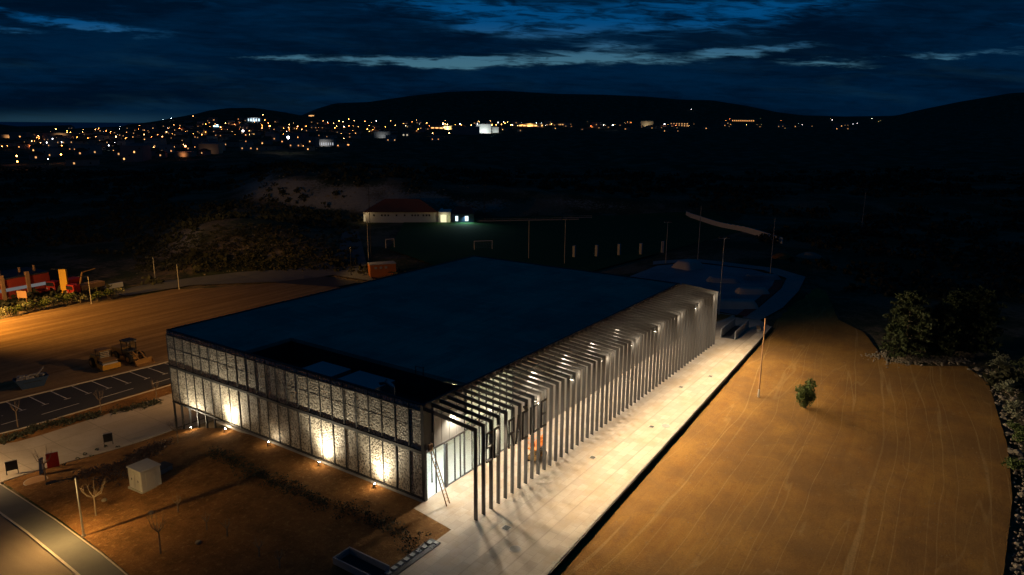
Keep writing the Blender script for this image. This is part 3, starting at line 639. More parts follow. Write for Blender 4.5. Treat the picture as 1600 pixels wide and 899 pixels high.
# ------------------------------------------------------------------ small things on the terrace
def ladder():
    t = thing('ladder', 'tall wooden ladder leaning against the hall corner by the entrance', 'ladder', (.55, -2.05, .014))
    foot0 = Vector((-.22, -.1, 0)); foot1 = Vector((.30, .0, 0)); top = Vector((-.30, 1.72, 5.35)); d = top-Vector((0, 0, 0))
    for f in (foot0, foot1):
        b = MB(); tt = f*.75+Vector((-.30, 1.72, 5.35)); b.tube(f, tt, .05, n=6); b.build('rail', M_wood, t)
    b = MB()
    for k in range(1, 17):
        s = k/17.; b.tube(foot0.lerp(foot0*.75+top, s), foot1.lerp(foot1*.75+top, s), .03, n=6)
    b.build('rung', M_wood, t)
    b = MB(); c = top*.93; b.box(c.x-.22, c.x+.25, c.y-.1, c.y+.05, c.z-.25, c.z+.35); b.build('platform', M_wood, t)
ladder()
def lift():
    t = thing('scissor_lift', 'orange scissor lift parked on the terrace behind the pergola posts', 'scissor lift', (12.3, -3.7, .014), R(8))
    b = MB(); b.bbox(-1.1, 1.1, -.45, .45, .28, .62, .05); b.bbox(-1.05, -.5, -.4, .4, .62, .85, .04); b.build('chassis', M_yelw, t)
    for x in (-.8, .8):
        for y in (-.5, .5):
            w = MB(); w.lathe([(.12, -.12), (.28, -.12), (.3, -.06), (.3, .06), (.28, .12), (.12, .12)], 16, Matrix.Translation((x, y, .3)) @ Matrix.Rotation(PI/2, 4, 'X')); w.build('wheel', M_rubber, t)
    b = MB()
    for y in (-.3, .3):
        for k in range(3): z = .66+k*.24; b.tube((-.9, y, z), (.9, y, z+.22), .035, n=6); b.tube((.9, y, z), (-.9, y, z+.22), .035, n=6)
    b.build('scissor_arms', M_dark, t)
    b = MB(); b.bbox(-1.15, 1.15, -.5, .5, 1.38, 1.5, .03); b.build('platform', M_orange, t)
    b = MB()
    for x in (-1.1, -.36, .36, 1.1):
        for y in (-.46, .46): b.tube((x, y, 1.5), (x, y, 2.5), .025, n=6)
    for z in (2.0, 2.5):
        for y in (-.46, .46): b.tube((-1.1, y, z), (1.1, y, z), .025, n=6)
        for x in (-1.1, 1.1): b.tube((x, -.46, z), (x, .46, z), .025, n=6)
    b.build('guard_rail', M_orange, t)
    b = MB(); b.bbox(.6, 1.05, -.42, -.1, 1.5, 2.1, .03); b.bbox(-.8, -.3, .0, .4, 1.5, 1.9, .03); b.build('control_box', M_orange, t)
lift()
def grate(x, y, sx, label):
    t = thing('drain_grate', label, 'drain cover', (x, y, .016)); b = MB(); b.box(-sx, sx, -sx, sx, 0, .012); b.build('frame', M_kerb, t)
    b = MB()
    for k in range(8): q = -sx+.1+(2*sx-.2)*k/8; b.box(-sx+.08, sx-.08, q, q+(2*sx-.2)/8*.7, .012, .02)
    b.build('grille', M_dark, t)
for u, v, l in ((791, 825, 'square metal drain grate nearest the camera on the terrace'), (926, 715, 'square drain grate second from the near end of the terrace'), (1018, 667, 'small square drain grate midway along the terrace'), (1064, 605, 'square drain grate on the far half of the terrace'), (1110, 588, 'square drain grate furthest along the terrace')):
    p = at(u, v, .02); grate(p.x, p.y, .38 if u < 900 else .33, l)
for u, v, l in ((805, 858, 'round manhole cover nearest the camera on the terrace'), (1016, 667, 'round manhole cover halfway along the terrace')):
    p = at(u, v, .02)
    if u == 1016: p.x += 1.2; p.y -= 1.3
    t = thing('manhole_cover', l, 'manhole cover', (p.x, p.y, .016)); b = MB(); b.lathe([(.52, 0), (.52, .012), (.44, .013)], 24); b.build('rim', M_kerb, t); b = MB(); b.lathe([(.42, .0), (.42, .018), (.36, .022)], 24); b.build('lid', M_conc, t)
p = at(867, 884, .02); grate(p.x, p.y, .17, 'small dark drain slot beside the terrace kerb')
# parapet walls of the basement ramps
def trench(name, label, x, y, L_, W_, h, rz, open_end=True):
    t = thing(name, label, 'ramp wall', (x, y, .014), rz)
    b = MB(); b.bbox(0, L_, W_/2-.12, W_/2, 0, h, .02); b.build('wall', M_panelg, t)
    b = MB(); b.bbox(0, L_, -W_/2, -W_/2+.12, 0, h, .02); b.build('wall', M_panelg, t)
    if not open_end: b = MB(); b.bbox(L_-.12, L_-.003, -W_/2+.124, W_/2-.124, 0, h, .02); b.build('wall', M_panelg, t)
    b = MB(); b.box(.1, L_-.1, -W_/2+.13, W_/2-.13, .002, .03); b.build('floor', M_asph, t)
trench('ramp_walls', 'pair of low grey walls flanking a dark ramp at the far end of the terrace', 63.3, -6.3, 8.0, 2.3, 1.35, R(2))
trench('ramp_walls', 'low grey-walled trough at the bottom edge of the garden near the terrace', -10.0, -4.6, 4.2, 1.7, .55, PI/2, False)
# paver strip
t = thing('stepping_strip', 'dark pebble strip with a row of pale square blocks between garden and terrace', 'paving strip', (-4.2, -4.75, .016), PI)
b = MB(); b.box(0, 8.2, -.5, .55, 0, .05); b.build('pebble_bed', M_black, t)
bm_ = MB(); bm_.bbox(-.2, .2, -.2, .2, .05, .14, .02); me_ = bm_.mesh('block', M_cab)
for k in range(12):
    o = bpy.data.objects.new('block', me_); C.objects.link(o); o.parent = t; o.location = (.55+k*.66, -.12+random.uniform(-.03, .03), 0)
o = bpy.data.objects.new('block', me_); C.objects.link(o); o.parent = t; o.location = (.3, .3, 0); o.scale = (.8, .8, 1)

# ------------------------------------------------------------------ garden
spots = [(5.2, 'white ground spotlight nearest the entrance corner of the lit facade', 320, 1), (12.6, 'warm bright ground spotlight second from the entrance corner of the facade', 520, 1), (20.2, 'cool ground spotlight halfway along the lit facade', 40, 0), (27.6, 'ground spotlight in front of the brightest pool near the left stilts', 520, 1), (34.3, 'small ground spotlight nearest the far left end of the facade', 430, 1)]
M_spot = emit('spot_lens', (1, .93, .78), 130)
for y, lab, pw_, on in spots:
    z = zt1(-1.05, y); t = thing('ground_spotlight', lab, 'spotlight', (-1.05, y, z)); b = MB(); b.tube((0, 0, 0), (0, 0, .22), .03, n=8); b.lathe([(.09, 0), (.12, .03), (.13, .16), (.10, .17)], 14, Matrix.Translation((0, 0, .24)) @ Matrix.Rotation(R(50), 4, 'Y')); b.build('housing', M_dark, t)
    b = MB(); b.lathe([(.02, 0), (.10, .01), (.085, .04), (.02, .055)], 14, Matrix.Translation((.10, 0, .36)) @ Matrix.Rotation(R(20), 4, 'Y')); b.build('lens', M_spot, t)
    if on:
        lamp('facade_uplight', 'SPOT', (-1.0, y, z+.45), pw_*1.9, (1, .84, .58), .05, (-.02, y, z+2.4), 150, 1.0)
        lamp('facade_throw', 'SPOT', (-1.0, y, z+.45), pw_*7.5, (1, .84, .58), .05, (-.05, y+.3, z+9.0), 112, 1.0)
    lamp('spot_spill', 'POINT', (-1.0, y, z+.7), 95 if on else 40, (1, .70, .38), .08)
# street lamp with its head over the road, and its neighbours outside the picture
def street_lamp(p, label, h, arm=(-1.5, 0), group=None, m=M_galv):
    t = thing('street_lamp', label, 'street lamp', p, 0, group)
    b = MB(); b.tube((0, 0, 0), (0, 0, .12), .16, .16, 12); b.tube((0, 0, .12), (0, 0, h), .085, .055, 12); b.build('pole', m, t)
    b = MB(); b.tube((0, 0, h-.05), (arm[0], arm[1], h+.12), .035, n=8); b.build('arm', M_dark, t)
    n = Vector((arm[0], arm[1], 0)).normalized(); a = math.atan2(n.y, n.x); b = MB(); b.bbox(-.1, .62, -.14, .14, -.05, .06, .03, Matrix.Translation((arm[0], arm[1], h+.12)) @ Matrix.Rotation(a, 4, 'Z')); b.build('lamp_head', M_dark, t); return t
M_sodl = emit('sodium_lens', SOD, 12)
def lens(t, h, arm, x=1.0):
    b = MB(); n = Vector((arm[0], arm[1], 0)).normalized(); c = Vector((arm[0], arm[1], h+.04))+n*.25; b.box(c.x-.09, c.x+.09, c.y-.06, c.y+.06, c.z+.0, c.z+.025); b.build('lens', M_sodl, t)
lp = at(131, 838); t = street_lamp(lp, 'slim grey street lamp at the garden edge with its head over the pavement', 5.15, (-1.3, .35)); lens(t, 5.15, (-1.3, .35))
lamp('street_source', 'SPOT', lp+Vector((-1.54, .415, 5.185)), 4300, (1, .60, .20), .03, lp+Vector((.2, .2, 0)), 160, .9)
for q, h, pw_, arm, lab, tgt in ((Vector((-33.5, 16.5, -.2)), 9, 1800, (1.5, 0), 'street lamp across the road outside the lower left of the picture', Vector((-22, 15, 0))), (Vector((-24.5, 44, -2.8)), 7, 6500, (1.5, 0), 'street lamp by the path outside the left of the picture', Vector((-19, 44, -3))), (Vector((-7, 111, -3.4)), 9, 72000, (1.5, 0), 'tall street lamp by the dirt lot outside the left of the picture', Vector((9, 104, -3.4)))):
    t = street_lamp(q, lab, h, arm); lens(t, h, arm); lamp('street_source', 'SPOT', q+Vector((arm[0]+.3, arm[1], h-.1)), pw_, (1, .46, .07) if h == 9 and pw_ > 5000 else (1, .62, .27), .12, tgt, (106 if pw_ > 50000 else 150) if pw_ != 1800 else 84, .9)
# flood lamp on the far side wall of the hall that lights the machines
b = MB(); b.bbox(-.2, .2, -.1, .25, -.15, .15, .03); o = b.build('wall_floodlight', M_dark, hall, loc=(16, L1+.08, 7.6)); lamp('side_source', 'SPOT', (16, L1+.5, 7.5), 12000, (1, .55, .20), .12, (7, 68, -3.4), 130, .7)

def bare_tree(p, h, label, seed, spread=1.0, name='bare_tree', n=7, group=None):
    random.seed(seed); t = thing(name, label, 'tree', p, 0, group); b = MB(); b.tube((0, 0, -.1), (.05, .03, h*.55), .07, .05, 8); b.build('trunk', M_bark, t); b = MB()
    for k in range(n):
        a = k*2*PI/n+random.uniform(-.3, .3); base = Vector((.05, .03, h*.52)); m = base+Vector((math.cos(a)*.45*spread, math.sin(a)*.45*spread, h*.10+random.uniform(0, .15)))
        e = m+Vector((math.cos(a)*.3*spread, math.sin(a)*.3*spread, h*.32*random.uniform(.6, 1.1))); b.tube(base, m, .035, .025, 6); b.tube(m, e, .022, .008, 5)
        for _ in range(3):
            s = m.lerp(e, random.uniform(.1, .8)); b.tube(s, s+Vector((random.uniform(-.35, .35), random.uniform(-.35, .35), random.uniform(.15, .5))), .012, .004, 4)
    b.build('crown', M_bark, t); return t
bare_tree(at(150, 806), 3.2, 'leafless young tree with pale upturned branches beside the cabinet and street lamp', 1, 1.3)
bare_tree(at(251, 865), 3.4, 'dark leafless sapling on open soil between the lamp and the bottom trough', 2, .9)
bare_tree(at(72, 752), 3.4, 'leafless young tree with a blue panel tied at its trunk by the path', 3, 1.1)
bare_tree(at(278, 692), 2.6, 'leafless bush-like tree below the stilts at the far left end of the facade', 4, 1.3, n=10)
bare_tree(at(28, 668), 3.8, 'bare slender tree in the planting strip at the left edge beside the car park', 5, .8)
bare_tree(at(158, 645), 3.0, 'bare sapling in the planting strip midway along the car park', 6, .7)
bare_tree(at(245, 626), 3.0, 'bare sapling in the planting strip nearest the hall corner', 8, .7)
for i, (u, v, lab) in enumerate(((355, 838, 'tiny pale sapling right of the dark sapling in the garden'), (323, 828, 'small pale stem in the middle of the lower garden'), (405, 870, 'tiny green sprout low in the garden'), (437, 888, 'tiny yellowish sprout at the bottom edge of the garden'), (278, 800, 'thin pale stem to the right of the cabinet'))):
    bare_tree(at(u, v), 1.3, lab, 20+i, .5, 'young_shrub', 5)
def cabinet():
    p = at(221, 771); t = thing('utility_cabinet', 'pale grey utility cabinet standing on the garden soil', 'utility cabinet', p+Vector((.95, .95, .0)), R(2))
    b = MB(); b.bbox(-1.05, 1.05, -1.15, 1.15, -.7, .08, .02); b.build('plinth', M_conc, t); b = MB(); b.bbox(-.92, .92, -1.02, 1.02, .08, 1.95, .03); b.build('body', M_cab, t)
    b = MB(); b.bbox(-1.0, 1.0, -1.1, 1.1, 1.953, 2.08, .04); b.build('roof', M_cab, t)
    for y in (-.97, .03):
        b = MB(); b.box(-.945, -.921, y, y+.94, .18, 1.85); d = b.build('door', M_cab, t); b = MB(); b.box(-.97, -.946, y+.42, y+.5, .9, 1.1); b.build('handle', M_dark, d)
    b = MB(); b.box(-.5, .4, -1.045, -1.021, .2, 1.85); b.build('door', M_cab, t)
cabinet()
p = at(246, 742); t = thing('pallet_tank', 'low dark blue box behind the pale cabinet', 'box', p+Vector((.5, .3, 0)), .1); b = MB(); b.bbox(-.5, .8, -.7, .5, 0, .55, .04); b.build('body', M_blue, t); b = MB(); b.bbox(-.56, .86, -.76, .56, .553, .62, .02); b.build('lid', M_dark, t)
def info_board(u, v, label, m, h=1.0, w=.8, lift_=.5, rz=-PI/2+.25, name='sign_board'):
    p = at(u, v); t = thing(name, label, 'sign', p, rz)
    for s in (-1, 1): b = MB(); b.tube((s*w/2, 0, 0), (s*w/2, 0, lift_+h), .035, n=8); b.build('leg', M_dark, t)
    b = MB(); b.bbox(-w/2-.02, w/2+.02, -.05, .05, lift_, lift_+h, .02); b.build('panel', m, t)
    b = MB(); b.box(-w/2-.05, w/2+.05, -.075, .075, lift_+h+.002, lift_+h+.06); b.build('cap', M_galv, t)
info_board(20, 741, 'black litter bin on legs at the road end of the path', M_black, .95, .95, .45, -.35, 'litter_bin')
info_board(170, 696, 'black litter bin on legs midway along the path', M_black, .95, .85, .45, -.35, 'litter_bin')
info_board(84, 731, 'red upright panel on short legs beside the path', M_red, 1.55, 1.0, .08, -.35)
p = at(65, 742); t = thing('banner', 'blue and white leaning panel next to the red panel', 'banner', p, .7); b = MB(); b.box(-.3, .3, -.04, .04, .1, 1.7, Matrix.Rotation(.15, 4, 'Y')); b.build('panel', M_blue, t); b = MB(); b.box(.05, .2, -.055, -.042, .5, 1.5, Matrix.Rotation(.15, 4, 'Y')); b.build('stripe', M_white, t)
p = at(56, 752); t = thing('tree_ring', 'round stone paver ring in the soil beside the path', 'paver'); t.location = p; b = MB(); b.lathe([(.95, -.1), (.95, .05), (.85, .06)], 28); b.build('disc', M_ochre, t); b = MB(); b.lathe([(1.02, -.1), (1.02, .045), (.97, .05)], 28); b.build('rim', M_kerb, t)
for u, v, l in ((236, 803, 'pale round boulder on the garden soil above the dark sapling'), (310, 849, 'small pale boulder low in the garden'), (163, 783, 'low boulder beside the leafless tree near the lamp')):
    p = at(u, v); b = MB(); import mathutils
    vs = []; n1_, n2_ = 8, 6
    b.lathe([(.05, -.1), (.20, 0), (.25, .10), (.16, .2), (.04, .23)], 9); o = b.build('boulder', M_stone, smooth_=True); o.location = p; tag(o, l, 'rock')
def cover(name, poly_fn, n, size, m, seed, hgt=.25, label=None, clump=10, zoff=0):
    random.seed(seed); b = MB(); k = 0
    while k < n:
        x, y = poly_fn()
        z = zt1(x, y)+zoff; r = random.uniform(.2, .5); leaves(b, (x, y, z+hgt*.5), (r, r, hgt*.6), clump, size); k += 1
    o = b.build(name, m); tag(o, label, 'planting', kind='stuff'); return o
def strip(pts, w):
    P = [at(*q) for q in pts]; seg = [(P[i+1]-P[i]).length for i in range(len(P)-1)]; tot_ = sum(seg)
    def f():
        s = random.uniform(0, tot_); i = 0
        while s > seg[i] and i < len(seg)-1: s -= seg[i]; i += 1
        c = P[i].lerp(P[i+1], s/seg[i]); return c.x+random.gauss(0, w), c.y+random.gauss(0, w)
    return f
M_cover2 = leafmat('purple_ground_cover', (.03, .025, .025), (.13, .09, .085))
cover('ground_cover', strip([(120, 745), (160, 738), (200, 722), (250, 695), (190, 740), (150, 760)], .8), 420, .13, M_cover2, 31, .3, 'dark purplish ground cover along the path edge of the garden')
cover('ground_cover', strip([(330, 705), (390, 735), (460, 768), (520, 790), (580, 810), (640, 845), (655, 860)], .55), 420, .11, M_cover, 32, .22, 'ragged band of dark ground cover running across the garden parallel to the facade')
cover('ground_cover', strip([(0, 692), (60, 668), (120, 655), (200, 640), (250, 628)], .55), 300, .16, M_cover, 33, .35, 'dark low plants in the strip beside the car park')
def gtuft():
    while True:
        x, y = random.uniform(-19, -1.5), random.uniform(-3.5, 38)
        if x > edge(y)+.5: return x, y
cover('garden_weeds', gtuft, 420, .05, leafmat('dry_weeds', (.10, .07, .03), (.24, .16, .07)), 34, .06, 'sparse dry weeds and chips scattered on the garden soil', 4)
random.seed(41)
for k, (u, v) in enumerate([(165, 699), (152, 704), (143, 714), (133, 711), (122, 718), (100, 728), (184, 700)]):
    p = at(u, v); b = MB(); leaves(b, (0, 0, .12), (.22, .22, .14), 26, .12); o = b.build('small_shrub', M_cover); o.location = p; tag(o, 'one of the tiny round shrubs in the pale kerb strip of the path', 'shrub', 'tiny shrubs in the path kerb')

# ------------------------------------------------------------------ machines on the dirt lot
def wheel(t, x, y, z, r, w, m=M_rubber, rim=M_yelw):
    Mx = Matrix.Translation((x, y, z)) @ Matrix.Rotation(PI/2, 4, 'Y')
    b = MB(); b.lathe([(r*.55, -w/2), (r*.92, -w/2), (r, -w*.32), (r, w*.32), (r*.92, w/2), (r*.55, w/2)], 20, Mx); o = b.build('wheel', m, t)
    b = MB(); b.lathe([(r*.2, -w/2-.03), (r*.5, -w/2-.01), (r*.5, w/2+.01), (r*.2, w/2+.03)], 14, Mx); b.build('rim', rim, o)
def roller():
    t = thing('road_roller', 'yellow road roller with a wide front drum parked on the dirt lot', 'road roller', (6.0, 67.9, zt1(6, 68)), R(-4))   # faces -Y
    b = MB(); b.lathe([(.12, -1.05), (.74, -1.05), (.76, -1.0), (.76, 1.0), (.74, 1.05), (.12, 1.05)], 28, Matrix.Translation((0, -1.75, .76)) @ Matrix.Rotation(PI/2, 4, 'Y')); b.build('drum', M_galv, t, smooth_=False)
    b = MB(); b.bbox(-1.25, 1.25, -2.75, -2.55, .45, 1.15, .03); b.bbox(-1.25, -1.08, -2.55, -.8, .5, 1.1, .03); b.bbox(1.08, 1.25, -2.55, -.8, .5, 1.1, .03); b.bbox(-1.25, 1.25, -.95, -.78, .5, 1.1, .03); b.build('drum_frame', M_yel, t)
    b = MB(); b.bbox(-1.1, 1.1, -2.5, -.98, 1.54, 1.64, .02); b.build('deck', M_yelw, t)
    b = MB(); b.bbox(-.75, .75, -.78, .4, .55, 1.3, .05); b.build('articulated_frame', M_dark, t)
    b = MB(); b.bbox(-.85, .85, .4, 2.6, .6, 1.75, .10); b.build('engine_hood', M_yel, t)
    b = MB()
    for k in range(6): b.box(-.7, .7, 2.6, 2.63, .75+k*.15, .83+k*.15)
    b.build('grille', M_black, t)
    b = MB(); b.bbox(-.72, .72, -.75, .75, 1.30, 1.62, .03); b.build('cab_floor', M_yelw, t)
    for x in (-.68, .68):
        for y in (-.68, .68): b = MB(); b.box(x-.04, x+.04, y-.04, y+.04, 1.62, 2.75); b.build('cab_post', M_dark, t)
    b = MB(); b.bbox(-.85, .85, -.9, .9, 2.752, 2.87, .04); b.build('cab_roof', M_yelw, t)
    b = MB()
    for k in range(4): b.box(-.62, .62, -.74, -.70, 1.75+k*.25, 1.88+k*.25)
    b.build('cab_louvre', M_galv, t)
    b = MB(); b.bbox(-.25, .25, .0, .5, 1.62, 2.05, .05); b.bbox(-.25, .25, .42, .54, 2.05, 2.5, .04); b.build('seat', M_black, t)
    for x in (-.98, .98): wheel(t, x, 1.5, .72, .72, .46)
roller()
def loader():
    t = thing('wheel_loader', 'dirty yellow wheel loader with dark cab and lowered bucket next to the roller', 'wheel loader', (9.9, 67.9, zt1(9.9, 68)), R(5))
    b = MB(); b.bbox(-.85, .85, .9, 3.3, .8, 2.0, .12); b.build('engine_hood', M_yelw, t); b = MB(); b.bbox(-.9, .9, 3.3, 3.6, .5, 1.3, .06); b.build('counterweight', M_dark, t)
    b = MB(); b.bbox(-.55, .55, -1.6, .9, .55, 1.25, .06); b.build('front_frame', M_yelw, t)
    b = MB(); b.bbox(-.75, .75, -.7, .9, 1.25, 1.75, .05); b.build('cab_base', M_dark, t)
    for x in (-.70, .70):
        for y in (-.62, .82): b = MB(); b.box(x-.045, x+.045, y-.045, y+.045, 1.75, 3.2); b.build('cab_post', M_black, t)
    b = MB(); b.box(-.66, .66, -.63, -.61, 1.76, 3.18); b.box(-.72, -.70, -.58, .78, 1.76, 3.18); b.box(.70, .72, -.58, .78, 1.76, 3.18); b.build('cab_glass', M_glass, t)
    b = MB(); b.bbox(-.85, .85, -.8, 1.0, 3.202, 3.34, .05); b.build('cab_roof', M_dark, t)
    for x in (-.55, .55): b = MB(); b.bbox(x-.12, x+.12, -.92, -.78, 3.0, 3.16, .03); b.build('work_light', M_galv, t)
    for x in (-.5, .5):
        b = MB(); pts = [(-.6, 1.55), (-1.6, 1.75), (-2.5, 1.2), (-3.1, .55)]
        for (y0, z0), (y1, z1) in zip(pts, pts[1:]): b.tube((x, y0, z0), (x, y1, z1), .13, .12, 8)
        b.build('lift_arm', M_yelw, t); b = MB(); b.tube((x, -.7, .95), (x, -2.2, 1.25), .06, n=8); b.build('hydraulic_ram', M_galv, t)
    b = MB(); sec = [(-3.2, .75), (-3.15, .2), (-3.3, .05), (-4.05, .02), (-4.05, .06), (-3.34, .12), (-3.22, .25), (-3.26, .75)]
    b.add([(x, y, z) for x in (-1.35, 1.35) for y, z in sec], [tuple(range(8)), tuple(range(15, 7, -1))]+[(i, (i+1) % 8, 8+(i+1) % 8, 8+i) for i in range(8)])
    for x in (-1.36, 1.30): b.prism([(0, 0), (.06, 0), (.06, .001), (0, .001)], 0, .001) if False else b.add([(x, -3.2, .1), (x, -4.0, .03), (x, -3.3, .75), (x+.06, -3.2, .1), (x+.06, -4.0, .03), (x+.06, -3.3, .75)], [(0, 1, 2), (5, 4, 3), (0, 3, 4, 1), (1, 4, 5, 2), (2, 5, 3, 0)])
    b.bbox(-1.35, 1.35, -3.34, -3.16, .74, .9, .03); b.build('bucket', M_yelw, t)
    for x in (-1.0, 1.0):
        for y in (-1.3, 2.1): wheel(t, x, y, .72, .72, .5)
loader()
def skip():
    p = at(55, 606); t = thing('waste_skip', 'blue waste skip heaped with rubbish on the dirt lot', 'skip', p+Vector((0, .9, 0)), R(-12))
    b = MB(); T = [(-1.9, 1.3), (1.9, 1.3), (1.25, .02), (-1.25, .02)]
    b.add([(x, y, z) for y in (-.85, .85) for x, z in T], [(0, 1, 2, 3), (7, 6, 5, 4), (0, 4, 5, 1) if False else (3, 2, 6, 7), (1, 5, 6, 2), (0, 3, 7, 4)]); b.box(-1.95, 1.95, -.9, -.8, 1.25, 1.36); b.box(-1.95, 1.95, .8, .9, 1.25, 1.36); b.box(-1.96, -1.86, -.8, .8, 1.25, 1.36); b.box(1.86, 1.96, -.8, .8, 1.25, 1.36); b.build('body', M_blue, t)
    for y in (-.93, .93): b = MB(); b.tube((-1.0, y, .9), (1.0, y, .9), .04, n=6); b.build('lifting_bar', M_dark, t)
    random.seed(5); b = MB()
    for _ in range(26):
        Mx = Matrix.Translation((random.uniform(-1.4, 1.4), random.uniform(-.6, .6), random.uniform(1.15, 1.6))) @ Matrix.Rotation(random.uniform(0, 3), 4, 'Z') @ Matrix.Rotation(random.uniform(-.8, .8), 4, 'X'); s = random.uniform(.12, .45); b.box(-s, s, -s*.5, s*.5, -.1, .12, Mx)
    b.tube((.6, 0, 1.3), (1.7, .2, 2.4), .07, n=6); b.tube((.3, .2, 1.3), (1.5, .4, 2.2), .05, n=6)
    tag(b.build('rubbish', M_conc, t), 'heap of pale boards and rubbish'); 
skip()

# ------------------------------------------------------------------ far side of the dirt lot (left)
def red_building():
    p0 = at(5, 470); p1 = at(78, 456); d = (p1-p0); d.z = 0; rz = math.atan2(d.y, d.x); t = thing('fire_station', 'low red-panelled building with ochre columns and a pale stripe at the left edge', 'building', p0, rz)
    Lb = d.length+.5; hh = 4.2; X0 = -14
    b = MB(); b.box(X0, Lb, .3, 9, 0, hh-.1); b.build('wall', M_redw, t); b = MB(); b.box(X0-.2, Lb+.2, .1, 9.2, hh-.1, hh+.15); b.build('roof', M_dark, t)
    k = 0
    for x in np.arange(X0, Lb+.1, (Lb)/2):
        b = MB(); b.bbox(x-.35, x+.35, -.1, .6, 0, hh+.9, .03); b.build('column', M_ochre, t)
    for x in np.arange(X0, Lb-.5, Lb/2): b = MB(); b.box(x+.36, x+Lb/2-.36, .2, .29, 1.6, 2.25); b.build('stripe_window', emit('strip_glow', (.72, .68, .66), .18) if k == 0 else bpy.data.materials['strip_glow'], t); k += 1
    for x in (Lb*.2, Lb*.6, Lb*.9): b = MB(); b.tube((x, 4, hh+.15), (x, 4, hh+1.3), .25, n=10); b.build('roof_vent', M_ochre, t)
red_building()
tp_ = at(103, 462); t = thing('totem', 'tall bright yellow totem panel beside the hedge', 'sign', tp_, R(-55)); b = MB(); b.bbox(-.75, .75, -.25, .25, 0, 5.6, .04); b.build('panel', M_yel2, t); b = MB(); b.bbox(-.95, .95, -.45, .45, -.2, .25, .03); b.build('base', M_conc, t)
def truck(u, v, rz, label, boom):
    p = at(u, v); t = thing('truck', label, 'truck', p, rz); b = MB(); b.bbox(-3.2, 2.2, -1.15, 1.15, .75, 1.1, .05); b.build('chassis', M_dark, t); b = MB(); b.bbox(2.2, 3.9, -1.15, 1.15, .7, 2.5, .15); c = b.build('cab', M_red, t)
    b = MB(); b.box(3.9, 3.93, -1.0, 1.0, 1.5, 2.3); b.build('windscreen', M_black, c)
    b = MB(); b.bbox(-3.2, 2.0, -1.15, 1.15, 1.1, 2.1, .05); b.build('bed', M_red if not boom else M_wood, t)
    if boom: b = MB(); b.tube((1.6, 0, 2.0), (.8, 0, 4.6), .16, n=8); b.tube((.8, 0, 4.6), (-2.2, 0, 4.9), .11, n=8); b.build('crane_arm', M_yelw, t)
    for x in (-2.3, -1.2, 3.0):
        for y in (-1.0, 1.0):
            w = MB(); w.lathe([(.2, -.16), (.48, -.16), (.5, 0), (.48, .16), (.2, .16)], 14, Matrix.Translation((x, y, .5)) @ Matrix.Rotation(PI/2, 4, 'X')); w.build('wheel', M_rubber, t)
    for y in (-.85, .85): b = MB(); b.box(3.9, 3.95, y-.18, y+.18, .85, 1.1); b.build('headlight', M_cab, t)
truck(104, 452, R(200), 'red truck parked just behind the yellow totem', False); truck(138, 458, R(190), 'red truck with a loaded bed and folded crane right of the totem', True)
p = at(160, 452); q = at(192, 446); t = thing('low_wall', 'pale low wall right of the red trucks', 'wall', p, math.atan2(q.y-p.y, q.x-p.x)); b = MB(); b.bbox(0, (q-p).length, -.2, .2, -.3, .8, .03); b.build('body', M_wall, t)
p = at(250, 450); q = at(273, 453)
p = at(37, 478); t = thing('notice_board', 'brown notice board in front of the hedge by the red building', 'sign', p, R(-60)); b = MB(); b.tube((-.8, 0, 0), (-.8, 0, 2.9), .06, n=6); b.build('leg', M_wood, t); b = MB(); b.tube((.8, 0, 0), (.8, 0, 2.9), .06, n=6); b.build('leg', M_wood, t); b = MB(); b.bbox(-1, 1, -.08, .08, 1.6, 3.0, .03); b.build('panel', M_ochre, t)
random.seed(12); hb_i = 0
for u, v in [(4, 498), (16, 496), (28, 492), (42, 489), (56, 487), (70, 483), (84, 480), (98, 477), (112, 475), (126, 474), (152, 472), (168, 468), (184, 466)]:
    p = at(u, v-2); b = MB(); rr = random.uniform(1.1, 1.7)
    for _ in range(6): leaves(b, (random.uniform(-.9, .9), random.uniform(-.8, .8), random.uniform(.5, 1.5)), (.7, .7, .6), 34, .24)
    t = thing('hedge_bush', 'one of the bushes in the hedge row along the far edge of the dirt lot', 'bush', p, 0, 'hedge bushes along the dirt lot'); b.build('foliage', M_leaf if hb_i % 3 else M_leafg, t); b = MB(); b.tube((0, 0, -.2), (0, 0, .9), .07, n=6); b.build('stem', M_bark, t); hb_i += 1
for u0, v0, v1, lab in ((143, 475, 428, 'thin lamp post at the hedge right of the yellow totem'), (243, 440, 397, 'thin lamp post left of the pair by the gravel track'), (280, 452, 408, 'thin lamp post right of the pair by the gravel track'), (100, 462, 415, 'thin lamp post touching the yellow totem')):
    p = at(u0, v0); street_lamp(p, lab, 5.6, (-.9, .5), m=M_pole)

q = Vector((1, 116, -3.4)); t = street_lamp(q, 'added unseen street lamp brightening the red building from outside the left of the picture', 7, (1.2, -.4)); lens(t, 7, (1.2, -.4)); lamp('street_source', 'SPOT', q+Vector((1.5, -.5, 6.9)), 9000, (1, .58, .22), .1, (17, 113, -1.5), 150, .8)  # lamp added out of view to brighten the red building and hedge
